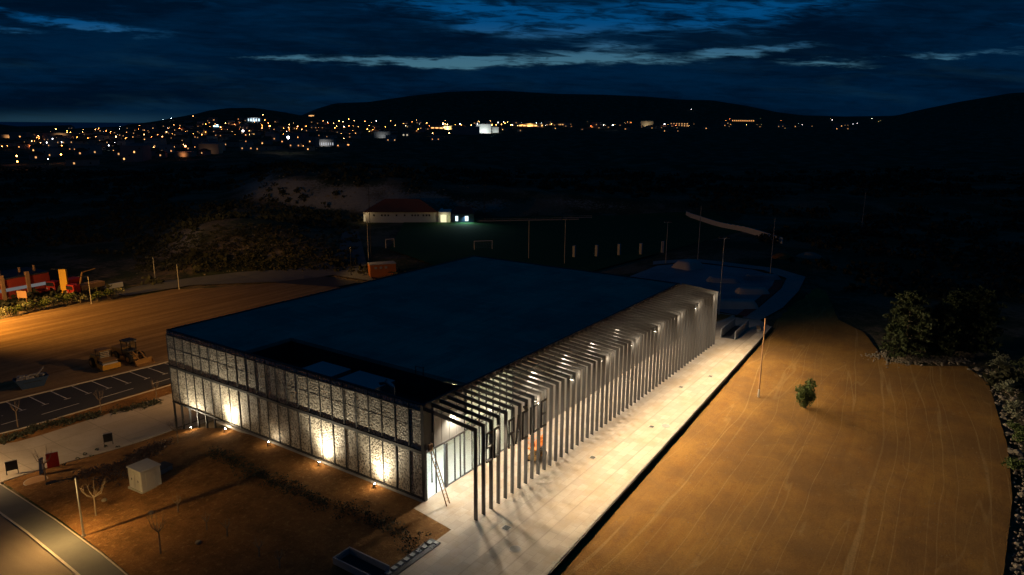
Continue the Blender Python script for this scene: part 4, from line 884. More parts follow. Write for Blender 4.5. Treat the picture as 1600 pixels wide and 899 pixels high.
# ------------------------------------------------------------------ behind the hall: pitch, club house, skate park
pit = [at(*q) for q in ((596, 440), (590, 352), (700, 352), (870, 338), (1075, 336), (1220, 384), (1040, 402), (880, 402))]
ZP = -1.18
sheet('football_pitch', [(82, 62), (95, 38), (128, 34), (190, 25), (224, 50), (188, 92), (160, 118), (140, 132), (95, 96)][::-1], .1, M_turf, 6)
def clubhouse():
    p0 = at(572, 348); p1 = at(690, 348); d = p1-p0; d.z = 0; rz = math.atan2(d.y, d.x); Lb = d.length; t = thing('clubhouse', 'white clubhouse with a red hipped roof and one lit room beside the pitch', 'building', p0, rz)
    b = MB(); b.box(0, Lb, 0, 12, -1, 3.6); b.build('wall', M_wall, t)
    b = MB(); b.add([(-.8, -.8, 3.62), (Lb*.97, -.8, 3.62), (Lb*.97, 12.8, 3.62), (-.8, 12.8, 3.62), (6, 6, 7.6), (Lb-8, 6, 7.6)], [(3, 2, 1, 0), (0, 1, 5, 4), (1, 2, 5), (2, 3, 4, 5), (3, 0, 4)]); rf = b.build('roof', M_tile, t)
    for x in (2.5, 5.2, 6.3, 7.4, 10.2, 13, 15.6, 16.6, 17.6, 19.4, 20.5, 21.5): b = MB(); b.box(x, x+.55, -.04, .05, 2.2, 2.8); b.build('window', M_black, t)
    b = MB(); b.box(Lb*.96, Lb+3.2, -.5, 8, -.9, 3.7); b.build('extension', M_wall, t); b = MB(); b.box(-1.0, -.05, 1, 5, -.9, 3.4); b.build('extension', M_wall, t)
    b = MB(); b.box(Lb-.3, Lb+1.7, -.56, -.5, .2, 2.7); b.build('lit_window', emit('club_window', (1, .93, .55), 1.1), t)
    b = MB(); b.box(Lb+1.9, Lb+3.0, -.56, -.5, .2, 2.7); b.build('lit_window', emit('club_window_dim', (.9, .9, .45), .35), t)
    b = MB(); b.box(-1.04, -1.0, 1.4, 4.4, .3, 2.6); b.box(-.9, -.3, .95, 1.0, .3, 2.6); b.build('lit_window', emit('club_side', (1, .75, .4), .35), t)
    lamp('club_source', 'POINT', p0+Vector((math.cos(rz)*(Lb+1), math.sin(rz)*(Lb+1), 2.2))+Vector((math.sin(rz), -math.cos(rz), 0))*1.6, 90, (1, .95, .6), .3)
    lamp('club_side_source', 'POINT', p0+Vector((-1.5, -1, 3)), 60, (1, .7, .35), .3)
    s0 = p0+Vector((math.cos(rz), math.sin(rz), 0))*(Lb+3.6); t = thing('shed', 'small dark blue cabin with two glowing windows right of the clubhouse', 'cabin', s0, rz)
    b = MB(); b.box(0, 7.5, -.5, 6, -.9, 3.0); b.build('wall', M_blue, t); b = MB(); b.add([(-.3, -.8, 3.02), (7.8, -.8, 3.02), (7.8, 6.3, 3.02), (-.3, 6.3, 3.02), (1.5, 2.7, 5.2), (6.3, 2.7, 5.2)], [(3, 2, 1, 0), (0, 1, 5, 4), (1, 2, 5), (2, 3, 4, 5), (3, 0, 4)]); b.build('roof', M_dark, t)
    for x, s in ((1.2, .9), (4.5, 1.15)): b = MB(); b.box(x, x+s, -.56, -.5, .6, 2.3); b.build('lit_window', emit('shed_window', (.75, .95, 1), 1.8) if x < 2 else bpy.data.materials['shed_window'], t)
    lamp('shed_source', 'SPOT', s0+Vector((math.cos(rz)*4.6, math.sin(rz)*4.6, 2.6))+Vector((math.sin(rz), -math.cos(rz), 0))*.8, 1500, (.6, 1, .95), .15, s0+Vector((math.cos(rz)*4.6, math.sin(rz)*4.6, -1))+Vector((math.sin(rz), -math.cos(rz), 0))*4, 150, .6)
clubhouse()
def box_hut():
    p0 = at(579, 434); p1 = at(619, 427); d = p1-p0; d.z = 0; rz = math.atan2(d.y, d.x); Lb = d.length; t = thing('kiosk', 'small orange-brown flat-roofed kiosk behind the far left corner of the hall', 'kiosk', p0, rz)
    b = MB(); b.box(0, Lb, 0, 3, -.6, 2.9); b.build('wall', plain('rust_wall', (.42, .14, .04), .15, 1, .7), t); b = MB(); b.box(-.1, Lb+.1, -.12, 3.1, 2.902, 3.05); b.build('roof', M_conc, t)
    for x in (1.0, 2.2, 3.4): b = MB(); b.box(x, x+.6, -.04, .04, 1.9, 2.45); b.build('window', M_cab, t)
box_hut()
lamp('track_source', 'SPOT', at(545, 425)+Vector((-2, -3, 6.5)), 700, SOD, .2, at(585, 428), 150, .7)
p = at(545, 425)+Vector((-2, -3, 0)); street_lamp(p, 'thin street lamp by the gravel track left of the kiosk', 6.5, (.6, .3), m=M_dark)
def mast(u, v0, v1, lab, cross=True, m=M_pole, r=.10):
    p = at(u, v0); r_, h_ = ray(u, v1); f, _ = frame(p.x, p.y); zt_ = H+r_[2]*(f/h_); hh = zt_-p.z; t = thing('floodlight_mast', lab, 'mast', p, math.atan2(FWD[1], FWD[0]))
    b = MB(); b.tube((0, 0, 0), (0, 0, hh), r, r*.6, 8); b.build('pole', m, t)
    if cross: b = MB(); b.box(-.06, .06, -.9, .9, hh-.12, hh); b.build('crossbar', m, t); b = MB(); b.box(-.2, .1, -.85, -.35, hh, hh+.25); b.box(-.2, .1, .35, .85, hh, hh+.25); b.build('floodlight', M_dark, t)
mast(1123, 492, 372, 'tall floodlight mast with crossbar just past the end of the pergola', r=.11); mast(1040, 412, 347, 'floodlight mast with crossbar at the far side of the skate park')
mast(882, 412, 343, 'floodlight mast rising behind the middle of the hall roof'); mast(826, 404, 345, 'floodlight mast left of the roof-centre mast', False); mast(1203, 432, 340, 'plain mast at the far right edge of the skate park', False); mast(1090, 408, 322, 'thin mast at the near end of the long white wall', False)
mast(1346, 358, 300, 'thin pole far right on the dark slope', False); mast(576, 407, 345, 'pale pole left of the kiosk', False); mast(757, 345, 290, 'mast at the back of the pitch behind the goal', True, M_dark); mast(580, 404, 290, 'dark mast in front of the clubhouse', False, M_dark); mast(1185, 620, 497, 'leaning wooden-coloured utility pole standing in the dirt field', False, M_ochre, .12)
p = at(1185, 621); t = thing('pole_anchor', 'pale concrete stub at the foot of the utility pole', 'post', p); b = MB(); b.tube((0, 0, -.1), (0, 0, 1.0), .12, n=8); b.build('stub', M_kerb, t)
def goal(pa, pb, label, h=2.44):
    d = pb-pa; d.z = 0; t = thing('football_goal', label, 'goal', pa, math.atan2(d.y, d.x)); L_ = d.length; b = MB(); b.tube((0, 0, 0), (0, 0, h), .07, n=8); b.tube((L_, 0, 0), (L_, 0, h), .07, n=8); b.tube((0, 0, h), (L_, 0, h), .07, n=8); b.build('frame', M_wall, t)
    b = MB()
    for k in range(12): x = L_*k/11; b.tube((x, 0, h), (x, 1.6, 0), .012, n=3)
    for k in range(6): b.tube((0, 1.6*k/6, h*(1-k/6)), (L_, 1.6*k/6, h*(1-k/6)), .012, n=3)
    b.build('net', M_conc, t)
goal(at(741, 391), at(769, 390), 'white football goal just beyond the far roof corner'); goal(at(603, 388), at(616, 387), 'white goal at the left side of the pitch')
for k, (u, v) in enumerate(((897, 402), (932, 401), (967, 399), (1001, 398), (1035, 395))):
    p = at(u, v); b = MB(); b.bbox(-.35, .35, -.35, .35, -.1, 3.0, .05); o = b.build('concrete_post', M_cab); o.location = p; tag(o, 'one of the five pale concrete posts in a row beside the dark pitch', 'post', 'pale posts behind the hall')
# long white wall
p = at(1072, 336); q = at(1222, 381); t = thing('boundary_wall', 'long pale boundary wall slanting across the dark ground behind the pitch', 'wall', (0, 0, 0)); b = MB(); n_ = 20
for i in range(n_):
    a_ = p.lerp(q, i/n_); c_ = p.lerp(q, (i+1)/n_); a = math.atan2(c_.y-a_.y, c_.x-a_.x); z = min(zt1(a_.x, a_.y), zt1(c_.x, c_.y)); b.box(0, math.hypot(c_.x-a_.x, c_.y-a_.y)-.01, -.15, .15, -.5, 1.7, Matrix.Translation((a_.x, a_.y, z)) @ Matrix.Rotation(a, 4, 'Z'))
b.build('body', M_wall, t)
for (ua, va, ub, vb, lab) in ((745, 347, 905, 344, 'low pale barrier along the back line of the pitch'), (880, 342, 925, 341, 'short pale barrier at the far side of the pitch')):
    p = at(ua, va); q = at(ub, vb); t = thing('pitch_barrier', lab, 'barrier', p, math.atan2(q.y-p.y, q.x-p.x)); L_ = math.hypot(q.x-p.x, q.y-p.y); b = MB(); b.box(0, L_, -.05, .05, .9, 1.0); b.box(0, L_, -.04, .04, .1, .5); b.build('rail', M_conc, t); b = MB()
    for x in np.arange(0, L_, 3): b.tube((x, 0, -.4), (x, 0, 1.0), .05, n=6)
    b.build('post', M_conc, t)
# skate park
SK = [(78, -3.2), (80, 10), (92, 26), (112, 26), (120, 20), (120, 6), (115, -1.2), (106, -2.0), (92, -3.0)]
sheet('skate_park', SK, .05, M_skate, 3)
ring = [(76.9, -7.4), (77, -4.4), (84, -4.9), (104, -4.2), (115, -2.6), (121, 4), (121.5, 20), (113, 27.5), (118, 29.5), (125.5, 21), (125, 2), (119, -5.6), (104, -7.6), (88, -8.4)]
sheet('ring_path', ring[::-1], .03, M_conc, 3)
sheet('running_strip', [(77.6, -4.9), (104, -4.1), (112, -2.6), (112, -.9), (104, -2.3), (78.4, -3.3)], .09, M_track, 4)
sheet('planter_soil', [(65, 0), (65, 9), (77, 9), (77.5, -2.6), (75, -2.4)][::-1], .035, M_field, 3)
kerb_run('planter_edging', [(65, -.1), (73, -2.6), (77.4, -2.9), (77.4, 9)], .35, .06, lambda x, y: 0.0)
def mound(x, y, L_, W_, h, rz, label, m=M_ramp):
    t = thing('skate_ramp', label, 'skate ramp', (x, y, zt1(x, y)+.04), rz); b = MB(); n = 24; k = 8; vs = []
    for j in range(k+1):
        f = 1-.55*(j/k); z = h*math.sin(j/k*PI/2)
        for i in range(n): a = 2*PI*i/n; ca, sa = math.cos(a), math.sin(a); e = .5; vs.append((L_/2*math.copysign(abs(ca)**e, ca)*(1-(1-f)*W_/L_), W_/2*math.copysign(abs(sa)**e, sa)*f, z))
    fs = [(j*n+i, j*n+(i+1) % n, (j+1)*n+(i+1) % n, (j+1)*n+i) for j in range(k) for i in range(n)]; fs.append(tuple(range(k*n, (k+1)*n))); b.add(vs, fs); b.build('bank', m, t, smooth_=True)
def midp(u, v): p = at(u, v); return p.x, p.y
rzc = -math.atan2(1, 1)*0+math.atan2(RGT[1], RGT[0])
x, y = midp(1147, 480); mound(x, y, 8.5, 3.6, 1.3, rzc, 'wide pale rounded skate bank nearest the terrace')
x, y = midp(1175, 458); mound(x, y, 6.6, 3.2, 1.0, rzc, 'second pale skate bank beyond the nearest one')
x, y = midp(1075, 418); mound(x, y, 7, 6, 1.6, rzc+.7, 'pale sloping skate ramp at the far left of the skate park')
x, y = midp(1190, 436); mound(x, y, 8, 3.4, .9, rzc+.1, 'flat blue-grey skate bank under the plain mast', M_skate)
x, y = midp(1130, 440); mound(x, y, 7, 4, .9, rzc-.2, 'low blue-grey skate bank in the centre of the park', M_skate)
for u, v, l, s in ((1222, 403, 'small dark earth heap on the far side of the skate park', 3.2), (1265, 402, 'pale earth heap right of the skate park', 3.8)):
    p = at(u, v); b = MB(); b.lathe([(s, -.5), (s*.7, .5), (s*.35, 1.1), (.1, 1.3)], 12); o = b.build('earth_heap', M_stone if u > 1250 else M_garden, smooth_=True); o.location = p; tag(o, l, 'heap')
# bench at far end of terrace
p = at(1185, 516); t = thing('bench', 'low bench at the far kerb end of the terrace', 'bench', (p.x, p.y, .014), .3)
b = MB(); b.bbox(-1, 1, -.3, .3, .38, .48, .02); b.build('seat', M_wood, t)
for s in (-.7, .7): b = MB(); b.box(s-.08, s+.08, -.25, .25, 0, .38); b.build('leg', M_conc, t)

# ------------------------------------------------------------------ vegetation on the right
def bush():
    random.seed(77); p = at(1257, 638); t = thing('bush', 'green leafy bush standing alone in the dirt field', 'bush', p)
    b = MB(); cl = []
    for k in range(9):
        a = random.uniform(0, 6.28); r = random.uniform(.2, 1.05); h = random.uniform(1.2, 3.1); e = Vector((math.cos(a)*r, math.sin(a)*r, h)); b.tube((random.uniform(-.15, .15), random.uniform(-.15, .15), -.1), e*.5+Vector((0, 0, .1)), .05, .035, 6); b.tube(e*.5+Vector((0, 0, .1)), e, .035, .01, 5); cl.append(e); cl.append(e*.72+Vector((random.uniform(-.3, .3), random.uniform(-.3, .3), .1)))
    b.build('stem', M_bark, t); b = MB()
    for c in cl: leaves(b, c, (.55, .55, .62), 130, .17, up=.2)
    for _ in range(6): leaves(b, (random.uniform(-.7, .7), random.uniform(-.7, .7), .6), (.35, .35, .45), 40, .13)
    b.build('foliage', M_leaf, t)
bush()
def conifer(u, v, h, r, label, seed, m=M_leafd, n=70):
    random.seed(seed); p = at(u, v); t = thing('conifer_tree', label, 'tree', p); b = MB(); b.tube((0, 0, -.5), (0, 0, h*.9), .28, .05, 8); b.build('trunk', M_bark, t); b = MB(); lf = MB()
    for k in range(n):
        s = (k+.5)/n; z = .6+s*(h-.8); R_ = r*math.sqrt(max(0, 1-((s-.34)/.70)**2))*(.7+.42*random.random())+.12; a = k*2.4+random.uniform(-.4, .4); e = Vector((math.cos(a)*R_, math.sin(a)*R_, z+R_*.10)); b.tube((0, 0, z-.15), e, .04, .01, 4)
        for q in (.35, .65, .95): c = Vector((0, 0, z)).lerp(e, q); leaves(lf, c, (.28+.3*R_*.3, .28+.3*R_*.3, .32), 30, .26, up=.3)
    b.build('limbs', M_bark, t); lf.build('crown', m, t)
conifer(1412, 562, 10.0, 2.9, 'tall rounded conifer at the left of the dark tree group beside the dirt field', 51, n=95)
conifer(1465, 560, 8.0, 2.4, 'shorter dark tree in the gap between the two taller conifers', 52, n=80); conifer(1520, 556, 10, 3.1, 'broad dark conifer at the right of the tree group', 53, n=90); conifer(1490, 545, 9.0, 2.8, 'dark conifer set back behind the tree group', 54)
def shrub(u, v, r, h, label, seed, m):
    random.seed(seed); p = at(u, v); t = thing('shrub', label, 'shrub', p); b = MB(); b.tube((0, 0, -.2), (0, 0, h*.5), .08, .04, 6); b.build('stem', M_bark, t); b = MB()
    for _ in range(14): a = random.uniform(0, 6.28); q = random.uniform(0, r*.8); leaves(b, (math.cos(a)*q, math.sin(a)*q, random.uniform(.3, h*.85)), (.5, .5, .4), 45, .17)
    b.build('foliage', m, t)
for i, (u, v, r, h, l, m) in enumerate(((1560, 575, 1.5, 2.2, 'silver-green shrub at the top of the rubble bank right of the field', M_leafg), (1572, 612, 1.2, 1.6, 'pale shrub on the rubble bank below the topmost silver shrub', M_leafg), (1585, 650, 1.3, 1.8, 'pale shrub midway down the rubble bank', M_leafg), (1592, 690, 1.6, 2.0, 'dark green shrub beside the bend of the field edge', M_leaf), (1597, 600, 2.2, 3.6, 'dark tree-like shrub at the right picture edge behind the silver shrubs', M_leafd), (1588, 735, 1.0, 1.0, 'low green shrub at the lower right edge of the field', M_leaf))): shrub(u, v, r, h, l, 60+i, m)
# rubble along the field edge
random.seed(90); b = MB(); P = [at(*q) for q in ((1505, 572), (1540, 598), (1562, 640), (1576, 690), (1584, 740), (1588, 800), (1584, 860), (1578, 899), (1575, 960))]
def rock(b, c, s):
    Mx = Matrix.Translation(c) @ Matrix.Rotation(random.uniform(0, 6.28), 4, 'Z') @ Matrix.Rotation(random.uniform(-.5, .5), 4, 'X'); n = 6; vs = []
    for z, k in ((-.5, .6), (.1, 1), (.55, .55)):
        for i in range(n): a = 2*PI*i/n; q = s*k*random.uniform(.7, 1.2); vs.append(Mx @ Vector((q*math.cos(a), q*math.sin(a)*.8, s*z*.8)))
    b.add(vs, [(k*n+i, k*n+(i+1) % n, (k+1)*n+(i+1) % n, (k+1)*n+i) for k in range(2) for i in range(n)]+[tuple(range(2*n, 3*n))])
for _ in range(1500):
    s = random.uniform(0, len(P)-1.001); i = int(s); c = P[i].lerp(P[i+1], s-i); k = random.random()**1.3*7; c = c+Vector((random.gauss(0, .4)+k*.1, -k, 0)); c.z = -.6+k*.10+random.uniform(-.05, .1); rock(b, c, random.uniform(.06, .24) if random.random() < .93 else random.uniform(.3, .6))
tag(b.build('rubble', M_stone), 'loose rubble and stones banked along the right edge of the dirt field', 'rubble', kind='stuff')
random.seed(91); b = MB()
for _ in range(700):
    s = random.uniform(0, 1); u = 1360+s*150+random.gauss(0, 8); v = 564+random.gauss(0, 3)-(8 if u < 1385 else 0); c = at(u, v); rock(b, Vector((c.x, c.y, -.4)), random.uniform(.06, .22))
for _ in range(900): x = random.uniform(-20, 95); y = kerbY(x)-random.uniform(1.2, 28); rock(b, Vector((x, y, -.42)), random.uniform(.02, .055))
tag(b.build('loose_stones', M_stone), 'small stones strewn over the dirt field and below the conifers', 'stones', kind='stuff')

# scrub over the dark middle ground
random.seed(101); b = MB(); nsh = 0
for _ in range(900):
    u = random.uniform(215, 560); v = random.uniform(max(352, 385-(u-215)*.25), 425); c = at(u, v); q = random.uniform(.4, 1.1); leaves(b, (c.x, c.y, c.z+q*.3), (q, q, q*.5), 12, .4)
def blocked(x, y):
    return (-35 < x < 64 and -46 < y < 114) or (60 <= x < 130 and -14 < y < 66) or (60 <= x < 112 and -28 < y <= -14) or (60 <= x < 80 and y > -40 and y <= -28) or (78 < x < 226 and 18 < y < 134) or (-30 < x < 74 and 40 < y < 113)
tries = 0
while nsh < 3800 and tries < 60000:
    tries += 1; f = 62+(random.random()**1.7)*430; r = random.uniform(-.82, .82)*f; x = CAM[0]+FWD[0]*f+RGT[0]*r; y = CAM[1]+FWD[1]*f+RGT[1]*r
    if blocked(x, y) or fbm(x, y, 22, 3) < .40: continue
    nsh += 1; z = zt1(x, y); s = random.uniform(.6, 1.7)*(1+f/400); leaves(b, (x, y, z+s*.35), (s, s, s*.6), 14, .55*(1+f/350))
tag(b.build('scrub', M_scrub), 'dark low scrub covering the ground between the hall and the town', 'scrub', kind='stuff')
random.seed(102); b = MB()
for _ in range(260):
    u = random.uniform(200, 480); v = 385+random.gauss(0, 26)
    if v > 430 or v < 350: continue
    c = at(u, v); rock(b, c, random.uniform(.08, .35))
for _ in range(200):
    u = random.uniform(360, 760); c = at(u, random.uniform(266, 330)); rock(b, c, random.uniform(.2, .7))
tag(b.build('quarry_stones', M_stone), 'broken rocks lying over the quarried mounds left of the clubhouse', 'rocks', kind='stuff')
lamp('added_quarry_light', 'SPOT', (CAM[0]+FWD[0]*120-RGT[0]*75, CAM[1]+FWD[1]*120-RGT[1]*75, 18), 19000, SOD, .4, tuple(at(430, 320)), 80, .8)  # unseen sodium light added to brighten the rocky mounds, no mast stands here
lamp('added_quarry_far_light', 'SPOT', (CAM[0]+FWD[0]*125-RGT[0]*90, CAM[1]+FWD[1]*125-RGT[1]*90, 22), 60000, (1, .62, .28), .4, tuple(at(470, 290)), 36, 1.0)  # second unseen light, added to lift the far mound
q = Vector((CAM[0]+FWD[0]*120-RGT[0]*75, CAM[1]+FWD[1]*120-RGT[1]*75, zt1(CAM[0]+FWD[0]*120-RGT[0]*75, CAM[1]+FWD[1]*120-RGT[1]*75)))

# ------------------------------------------------------------------ sea
b = MB(); A0 = zpoint(-1500, 300, 1900); 
def seapt(f, q): return (CAM[0]+FWD[0]*f+RGT[0]*f*q, CAM[1]+FWD[1]*f+RGT[1]*f*q, -30)
b.add([seapt(2300, -1.6), seapt(2300, -.2), seapt(70000, -.2), seapt(70000, -1.6)], [(0, 1, 2, 3)])
tag(b.build('sea', mat('sea_water', lambda gg: (bump(gg, gg.noise(gg.pos, .02, 4), .3, 2), (.05, .2, .32))[1], .5, spec=1)), kind='structure')

# ------------------------------------------------------------------ the town
random.seed(500)
M_h = [plain('town_wall_cream', (.36, .31, .24), .2, .2, .9), plain('town_wall_white', (.42, .39, .34), .15, .2, .9), plain('town_wall_grey', (.26, .25, .23), .2, .2, .9)]
M_lit = [emit('window_warm', (1, .48, .15), 2.4, False), emit('window_white', (.95, .85, .6), .6, False), emit('window_dim', (1, .50, .18), 1.0, False)]
def house_proto(i, w, d, h, hip, wall, lit, nwin, lab):
    t = thing('house', lab, 'house', (0, 0, -500-i*10), 0, 'houses of the distant town')
    b = MB(); b.box(-w/2, w/2, -d/2, d/2, -2, h); b.build('wall', wall, t)
    b = MB()
    if hip: b.add([(-w/2-.5, -d/2-.5, h+.01), (w/2+.5, -d/2-.5, h+.01), (w/2+.5, d/2+.5, h+.01), (-w/2-.5, d/2+.5, h+.01), (-w/4, 0, h+2.4), (w/4, 0, h+2.4)], [(3, 2, 1, 0), (0, 1, 5, 4), (1, 2, 5), (2, 3, 4, 5), (3, 0, 4)])
    else: b.box(-w/2-.2, w/2+.2, -d/2-.2, d/2+.2, h, h+.5)
    b.build('roof', M_tile if hip else M_conc, t)
    for k in range(nwin):
        x = -w/2+w*(k+.5)/nwin; b = MB(); z = 1.2+3*(k % max(1, int(h//3))); b.box(x-.6, x+.6, -d/2-.06, -d/2, z, z+1.4); b.build('window', lit if k % 2 == 0 else M_black, t)
    return t
HL = ['two-storey tiled-roof house among the lights of the distant town', 'white flat-roofed block among the lights of the distant town', 'small dim cottage with a tiled roof in the distant town', 'long low pale house in the distant town', 'tall apartment block among the town houses']
protos = [house_proto(0, 12, 10, 6, True, M_h[0], M_lit[0], 2, HL[0]), house_proto(1, 14, 11, 8, False, M_h[1], M_lit[2], 3, HL[1]), house_proto(2, 9, 8, 4, True, M_h[2], M_lit[2], 1, HL[2]), house_proto(3, 24, 10, 5, True, M_h[0], M_lit[2], 2, HL[3]), house_proto(4, 20, 13, 13, False, M_h[2], M_lit[0], 4, HL[4])]
base_rz = math.atan2(RGT[1], RGT[0])
used = [False]*5; placed = []
def place_house(u, v, i=None, sc=1.0):
    p = at(u, v)
    if (p-Vector((CAM[0], CAM[1], 0))).length > 3400: return None
    for q in placed:
        if (q-p).length < 17*sc: return None
    placed.append(p); i = random.choices(range(5), (5, 3, 4, 3, 1))[i if False else 0] if i is None else i
    rz = base_rz+random.uniform(-.5, .5); s = sc*random.uniform(.85, 1.2)
    if not used[i]: used[i] = True; t = protos[i]; t.location = p; t.rotation_euler.z = rz; t.scale = (s, s, s); return t
    return dup(protos[i], p, rz, scale=(s, s, s))
cnt = 0; tries = 0
while cnt < 215 and tries < 4000:
    tries += 1; u = random.triangular(-20, 690, 230); lo = np.interp(u, [0, 60, 250, 330, 400, 440, 520, 640], [206, 204, 192, 186, 185, 190, 188, 190]); hi_ = 262-max(0, (u-120))*.055; v = random.triangular(lo, hi_, lo+14)
    if place_house(u, v): cnt += 1
cnt = 0; tries = 0
while cnt < 55 and tries < 1500:
    tries += 1; u = random.uniform(650, 1390); v = random.uniform(193, 207 if u < 1100 else 203)
    if place_house(u, v, sc=1.2): cnt += 1
# town lamps
def town_lamp_proto(k, col, st, lab):
    t = thing('town_lamp', lab, 'street lamp', (0, 0, -600-k*10), 0, 'lamps of the distant town'); b = MB(); b.tube((0, 0, -1), (0, 0, 7.5), .12, .08, 5); b.build('pole', M_dark, t)
    b = MB(); b.lathe([(.12, 7.2), (.5, 7.45), (.62, 7.8), (.5, 8.15), (.12, 8.4)], 8); b.build('lamp_head', emit('town_glow_%d' % k, col, st), t); return t
TL = [town_lamp_proto(0, (1, .34, .06), 42, 'orange street lamp in the distant town'), town_lamp_proto(1, (1, .50, .16), 40, 'warm yellow street lamp in the distant town'), town_lamp_proto(2, (.95, .97, 1), 26, 'white street lamp in the distant town'), town_lamp_proto(3, (1, .22, .06), 45, 'reddish lamp in the distant town')]
TU = [False]*4; TLL = [q['label'] for q in TL]
def tlamp(u, v, k, s=1.0, label=None, zup=8):
    # v is where the glowing head shows; base on the terrain under it
    s *= .8; p = at(u, v); dist = math.hypot(p.x-CAM[0], p.y-CAM[1]); v2 = v+zup*s*F/dist; p = at(u, v2); sc = (s, s, s)
    if not TU[k]: TU[k] = True; t = TL[k]; t.location = p; t.scale = sc
    else: t = dup(TL[k], p, 0, scale=sc)
    t['label'] = label or TLL[k]; t['group'] = 'lamps of the distant town'
    if label:
        if 'group' in t: del t['group']
    return t
random.seed(900)
spec = [(381, 210, 2, 2.4, 'brightest white lamp in the middle of the left town'), (452, 223, 2, 2.6, 'brightest white lamp at the near edge of the town'), (28, 248, 0, 1.0, 'upper of two warm lamps at the far left near edge of town'), (29, 256, 0, .9, 'lower of two warm lamps at the far left near edge of town'), (97, 245, 0, 1.0, 'lone warm lamp at the near edge of town right of the leftmost pair'), (291, 234, 3, 1.3, 'orange lamp over a red roof at the near edge of town'), (345, 232, 0, 1.2, 'orange lamp beside a tree at the near edge of town'), (957, 197, 2, 2.2, 'white lamp in the strip of lights right of centre'), (851, 191, 2, 2.2, 'white lamp among orange ones right of the white hotel'), (1080, 171, 2, 1.2, None), (1038, 196, 2, 2.0, None), (1300, 188, 2, 1.5, None), (1362, 186, 2, 1.4, None), (943, 196, 2, 1.3, None), (933, 193, 2, 1.0, None), (800, 196, 2, 1.4, None), (719, 195, 2, 2.0, None), (88, 204, 1, 1.5, None), (268, 186, 2, 1.2, None), (255, 187, 2, .8, None), (340, 196, 2, 1.4, None), (422, 199, 0, 2.0, None), (124, 210, 1, 1.2, None), (182, 216, 1, 1.3, None), (302, 182, 1, .9, None), (411, 180, 1, 1.2, None), (530, 190, 1, 1.3, None), (588, 190, 2, 1.3, None), (545, 188, 0, 1.6, None), (702, 209, 1, 1.3, None), (676, 209, 1, 1.0, None), (180, 225, 2, 1.0, None), (171, 229, 2, .9, None), (76, 251, 2, .6, None), (83, 219, 2, 1.0, None), (74, 225, 2, 1.0, None)]
for u, v, k, s, l in spec: tlamp(u, v, k, s, l)
def rl(n, u0, u1, vf, wts, s0, s1):
    for _ in range(n): u = random.uniform(u0, u1); tlamp(u, vf(u), random.choices(range(4), wts)[0], random.uniform(s0, s1))
vlow = lambda u: np.interp(u, [0, 60, 250, 330, 400, 440, 520, 640], [207, 205, 191, 184, 181, 188, 186, 188])
rl(62, 40, 480, lambda u: random.triangular(vlow(u), 222, vlow(u)+7), (6, 5, 1.2, 2), .5, 1.15)
rl(100, 0, 620, lambda u: random.triangular(vlow(u)+2, 224, vlow(u)+12), (7, 4, 1, 3), .35, .65)
rl(34, 0, 320, lambda u: random.uniform(214, 232), (5, 3, 1.5, 2), .4, .8)
rl(32, 470, 760, lambda u: random.triangular(186, 212, 195), (4, 5, 3, 1.5), .6, 1.3)
rl(16, 690, 790, lambda u: random.uniform(189, 198), (2, 6, 3, 0), .8, 1.6)
rl(14, 790, 900, lambda u: random.uniform(191, 198), (5, 4, 2, 1), .7, 1.4)
rl(14, 900, 1130, lambda u: random.uniform(190, 198), (3, 3, 3, 1), .5, 1.0)
rl(16, 1130, 1390, lambda u: random.uniform(185, 196), (4, 3, 3, 2), .5, 1.0)
# landmark buildings of the town
def big(u, v, w, d, h, wall, label, name='apartment_block', win=None, glow=0, gcol=(1, 1, 1), rz=0):
    p = at(u, v); t = thing(name, label, 'building', p, base_rz+rz); b = MB(); b.box(-w/2, w/2, -d/2, d/2, -3, h); b.build('wall', wall, t); b = MB(); b.box(-w/2-.3, w/2+.3, -d/2-.3, d/2+.3, h, h+.8); b.build('roof', M_conc, t)
    if win:
        n, rows, m, fw_ = win
        for r in range(rows):
            for k in range(n): x = -w/2+w*(k+.5)/n; z = 1+(h-2)*r/rows; bb = MB(); ww = w/n*fw_/2; bb.box(x-ww, x+ww, -d/2-.15, -d/2, z, z+(h-2)/rows*.55); bb.build('window', m, t)
    if glow:
        off = Vector((math.sin(base_rz+rz), -math.cos(base_rz+rz), 0))*(d/2+h*.9); lamp('facade_source', 'SPOT', p+off+Vector((0, 0, 1)), glow, gcol, .5, p+Vector((0, 0, h*.6)), 130, .6)
    return t
big(756, 208, 36, 20, 20, M_h[1], 'big white floodlit building in the centre of the town lights', glow=45000, gcol=(.8, .95, 1)); big(774, 207, 16, 14, 12, M_h[1], 'smaller white building right of the big floodlit one', glow=7000, gcol=(.8, .95, 1))
big(728, 211, 60, 24, 18, M_h[2], 'wide dark block left of the white floodlit building')
big(508, 228, 27, 12, 8, M_h[1], 'long white building with bright vertical columns of light at the edge of town', win=(9, 1, emit('column_glow', (.9, .92, 1), .6, False), .35), glow=1500, gcol=(.9, .93, 1))
big(537, 228, 20, 10, 4, M_h[0], 'low warm-lit building right of the columned one', win=(4, 1, M_lit[0], .6), glow=3000, gcol=(1, .75, .3))
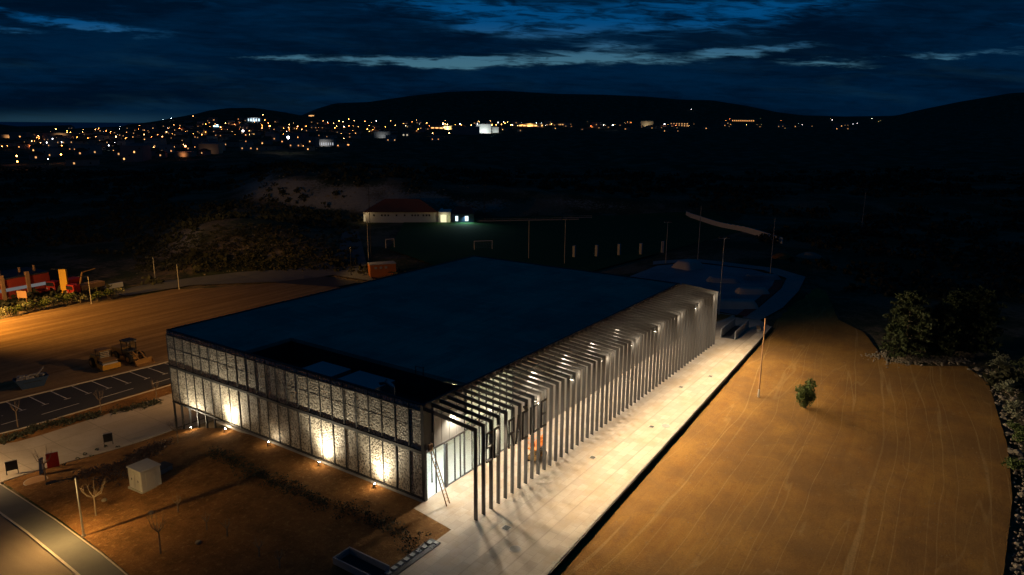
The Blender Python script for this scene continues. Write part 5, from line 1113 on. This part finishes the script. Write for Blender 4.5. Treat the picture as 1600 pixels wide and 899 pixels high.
big(634, 213, 14, 10, 7, M_h[0], 'small house with two white glowing windows at the near edge of town', win=(2, 1, M_lit[1], .4)); big(598, 215, 30, 12, 10, M_h[1], 'dim white long block in front of the hill', glow=1500, gcol=(.8, .9, 1))
big(330, 240, 20, 10, 9, M_h[0], 'tall pale block between the two orange lamps at the near edge of town', glow=350, gcol=(1, .55, .3)); big(290, 244, 16, 9, 3, M_h[0], 'low roof below the orange lamp at the near edge of town', glow=500, gcol=(1, .4, .15))
big(700, 202, 90, 30, 8, M_h[0], 'long yellow-lit hall left of the white floodlit building', win=(8, 1, M_lit[0], .7), glow=40000, gcol=(1, .72, .3)); big(828, 198, 70, 24, 9, M_h[0], 'yellow-lit long building right of the white floodlit one', win=(6, 1, M_lit[0], .7), glow=22000, gcol=(1, .6, .2)); big(875, 196, 70, 24, 7, M_h[2], 'long dim warehouse in the strip of lights', win=(9, 1, M_lit[2], .7))
big(1010, 198, 40, 20, 16, M_h[0], 'pale apartment block in the right strip of lights', glow=9000, gcol=(1, .8, .5)); big(1060, 198, 60, 20, 14, M_h[2], 'grey long apartment block right of the pale one', win=(7, 2, M_lit[2], .35)); big(1160, 190, 110, 20, 10, M_h[2], 'row of reddish-lit houses on the right strip', win=(12, 1, M_lit[0], .25))
big(339, 199, 14, 10, 6, M_h[1], 'building with a glowing pale blue sign on the left slope', win=(1, 1, emit('blue_sign', (.35, .75, 1), 4, False), .9)); big(398, 190, 34, 14, 9, M_h[1], 'blue-white lit complex near the hilltop', win=(5, 2, emit('blue_white', (.55, .8, 1), 3, False), .5), glow=5000, gcol=(.7, .85, 1)); big(487, 182, 30, 12, 8, M_h[0], 'warm-lit house alone on the dark hillside', win=(4, 1, M_lit[0], .6), glow=3500, gcol=(1, .6, .3))
big(100, 217, 60, 16, 9, M_h[0], 'long warm-lit building on the left side of town', glow=5000, gcol=(1, .55, .25)); big(20, 218, 60, 16, 7, M_h[0], 'orange-lit long building at the left picture edge', glow=5000, gcol=(1, .5, .2))
print('TRIS', sum(len(o.data.polygons) for o in bpy.data.objects if o.type == 'MESH'), 'OBJ', len(bpy.data.objects))
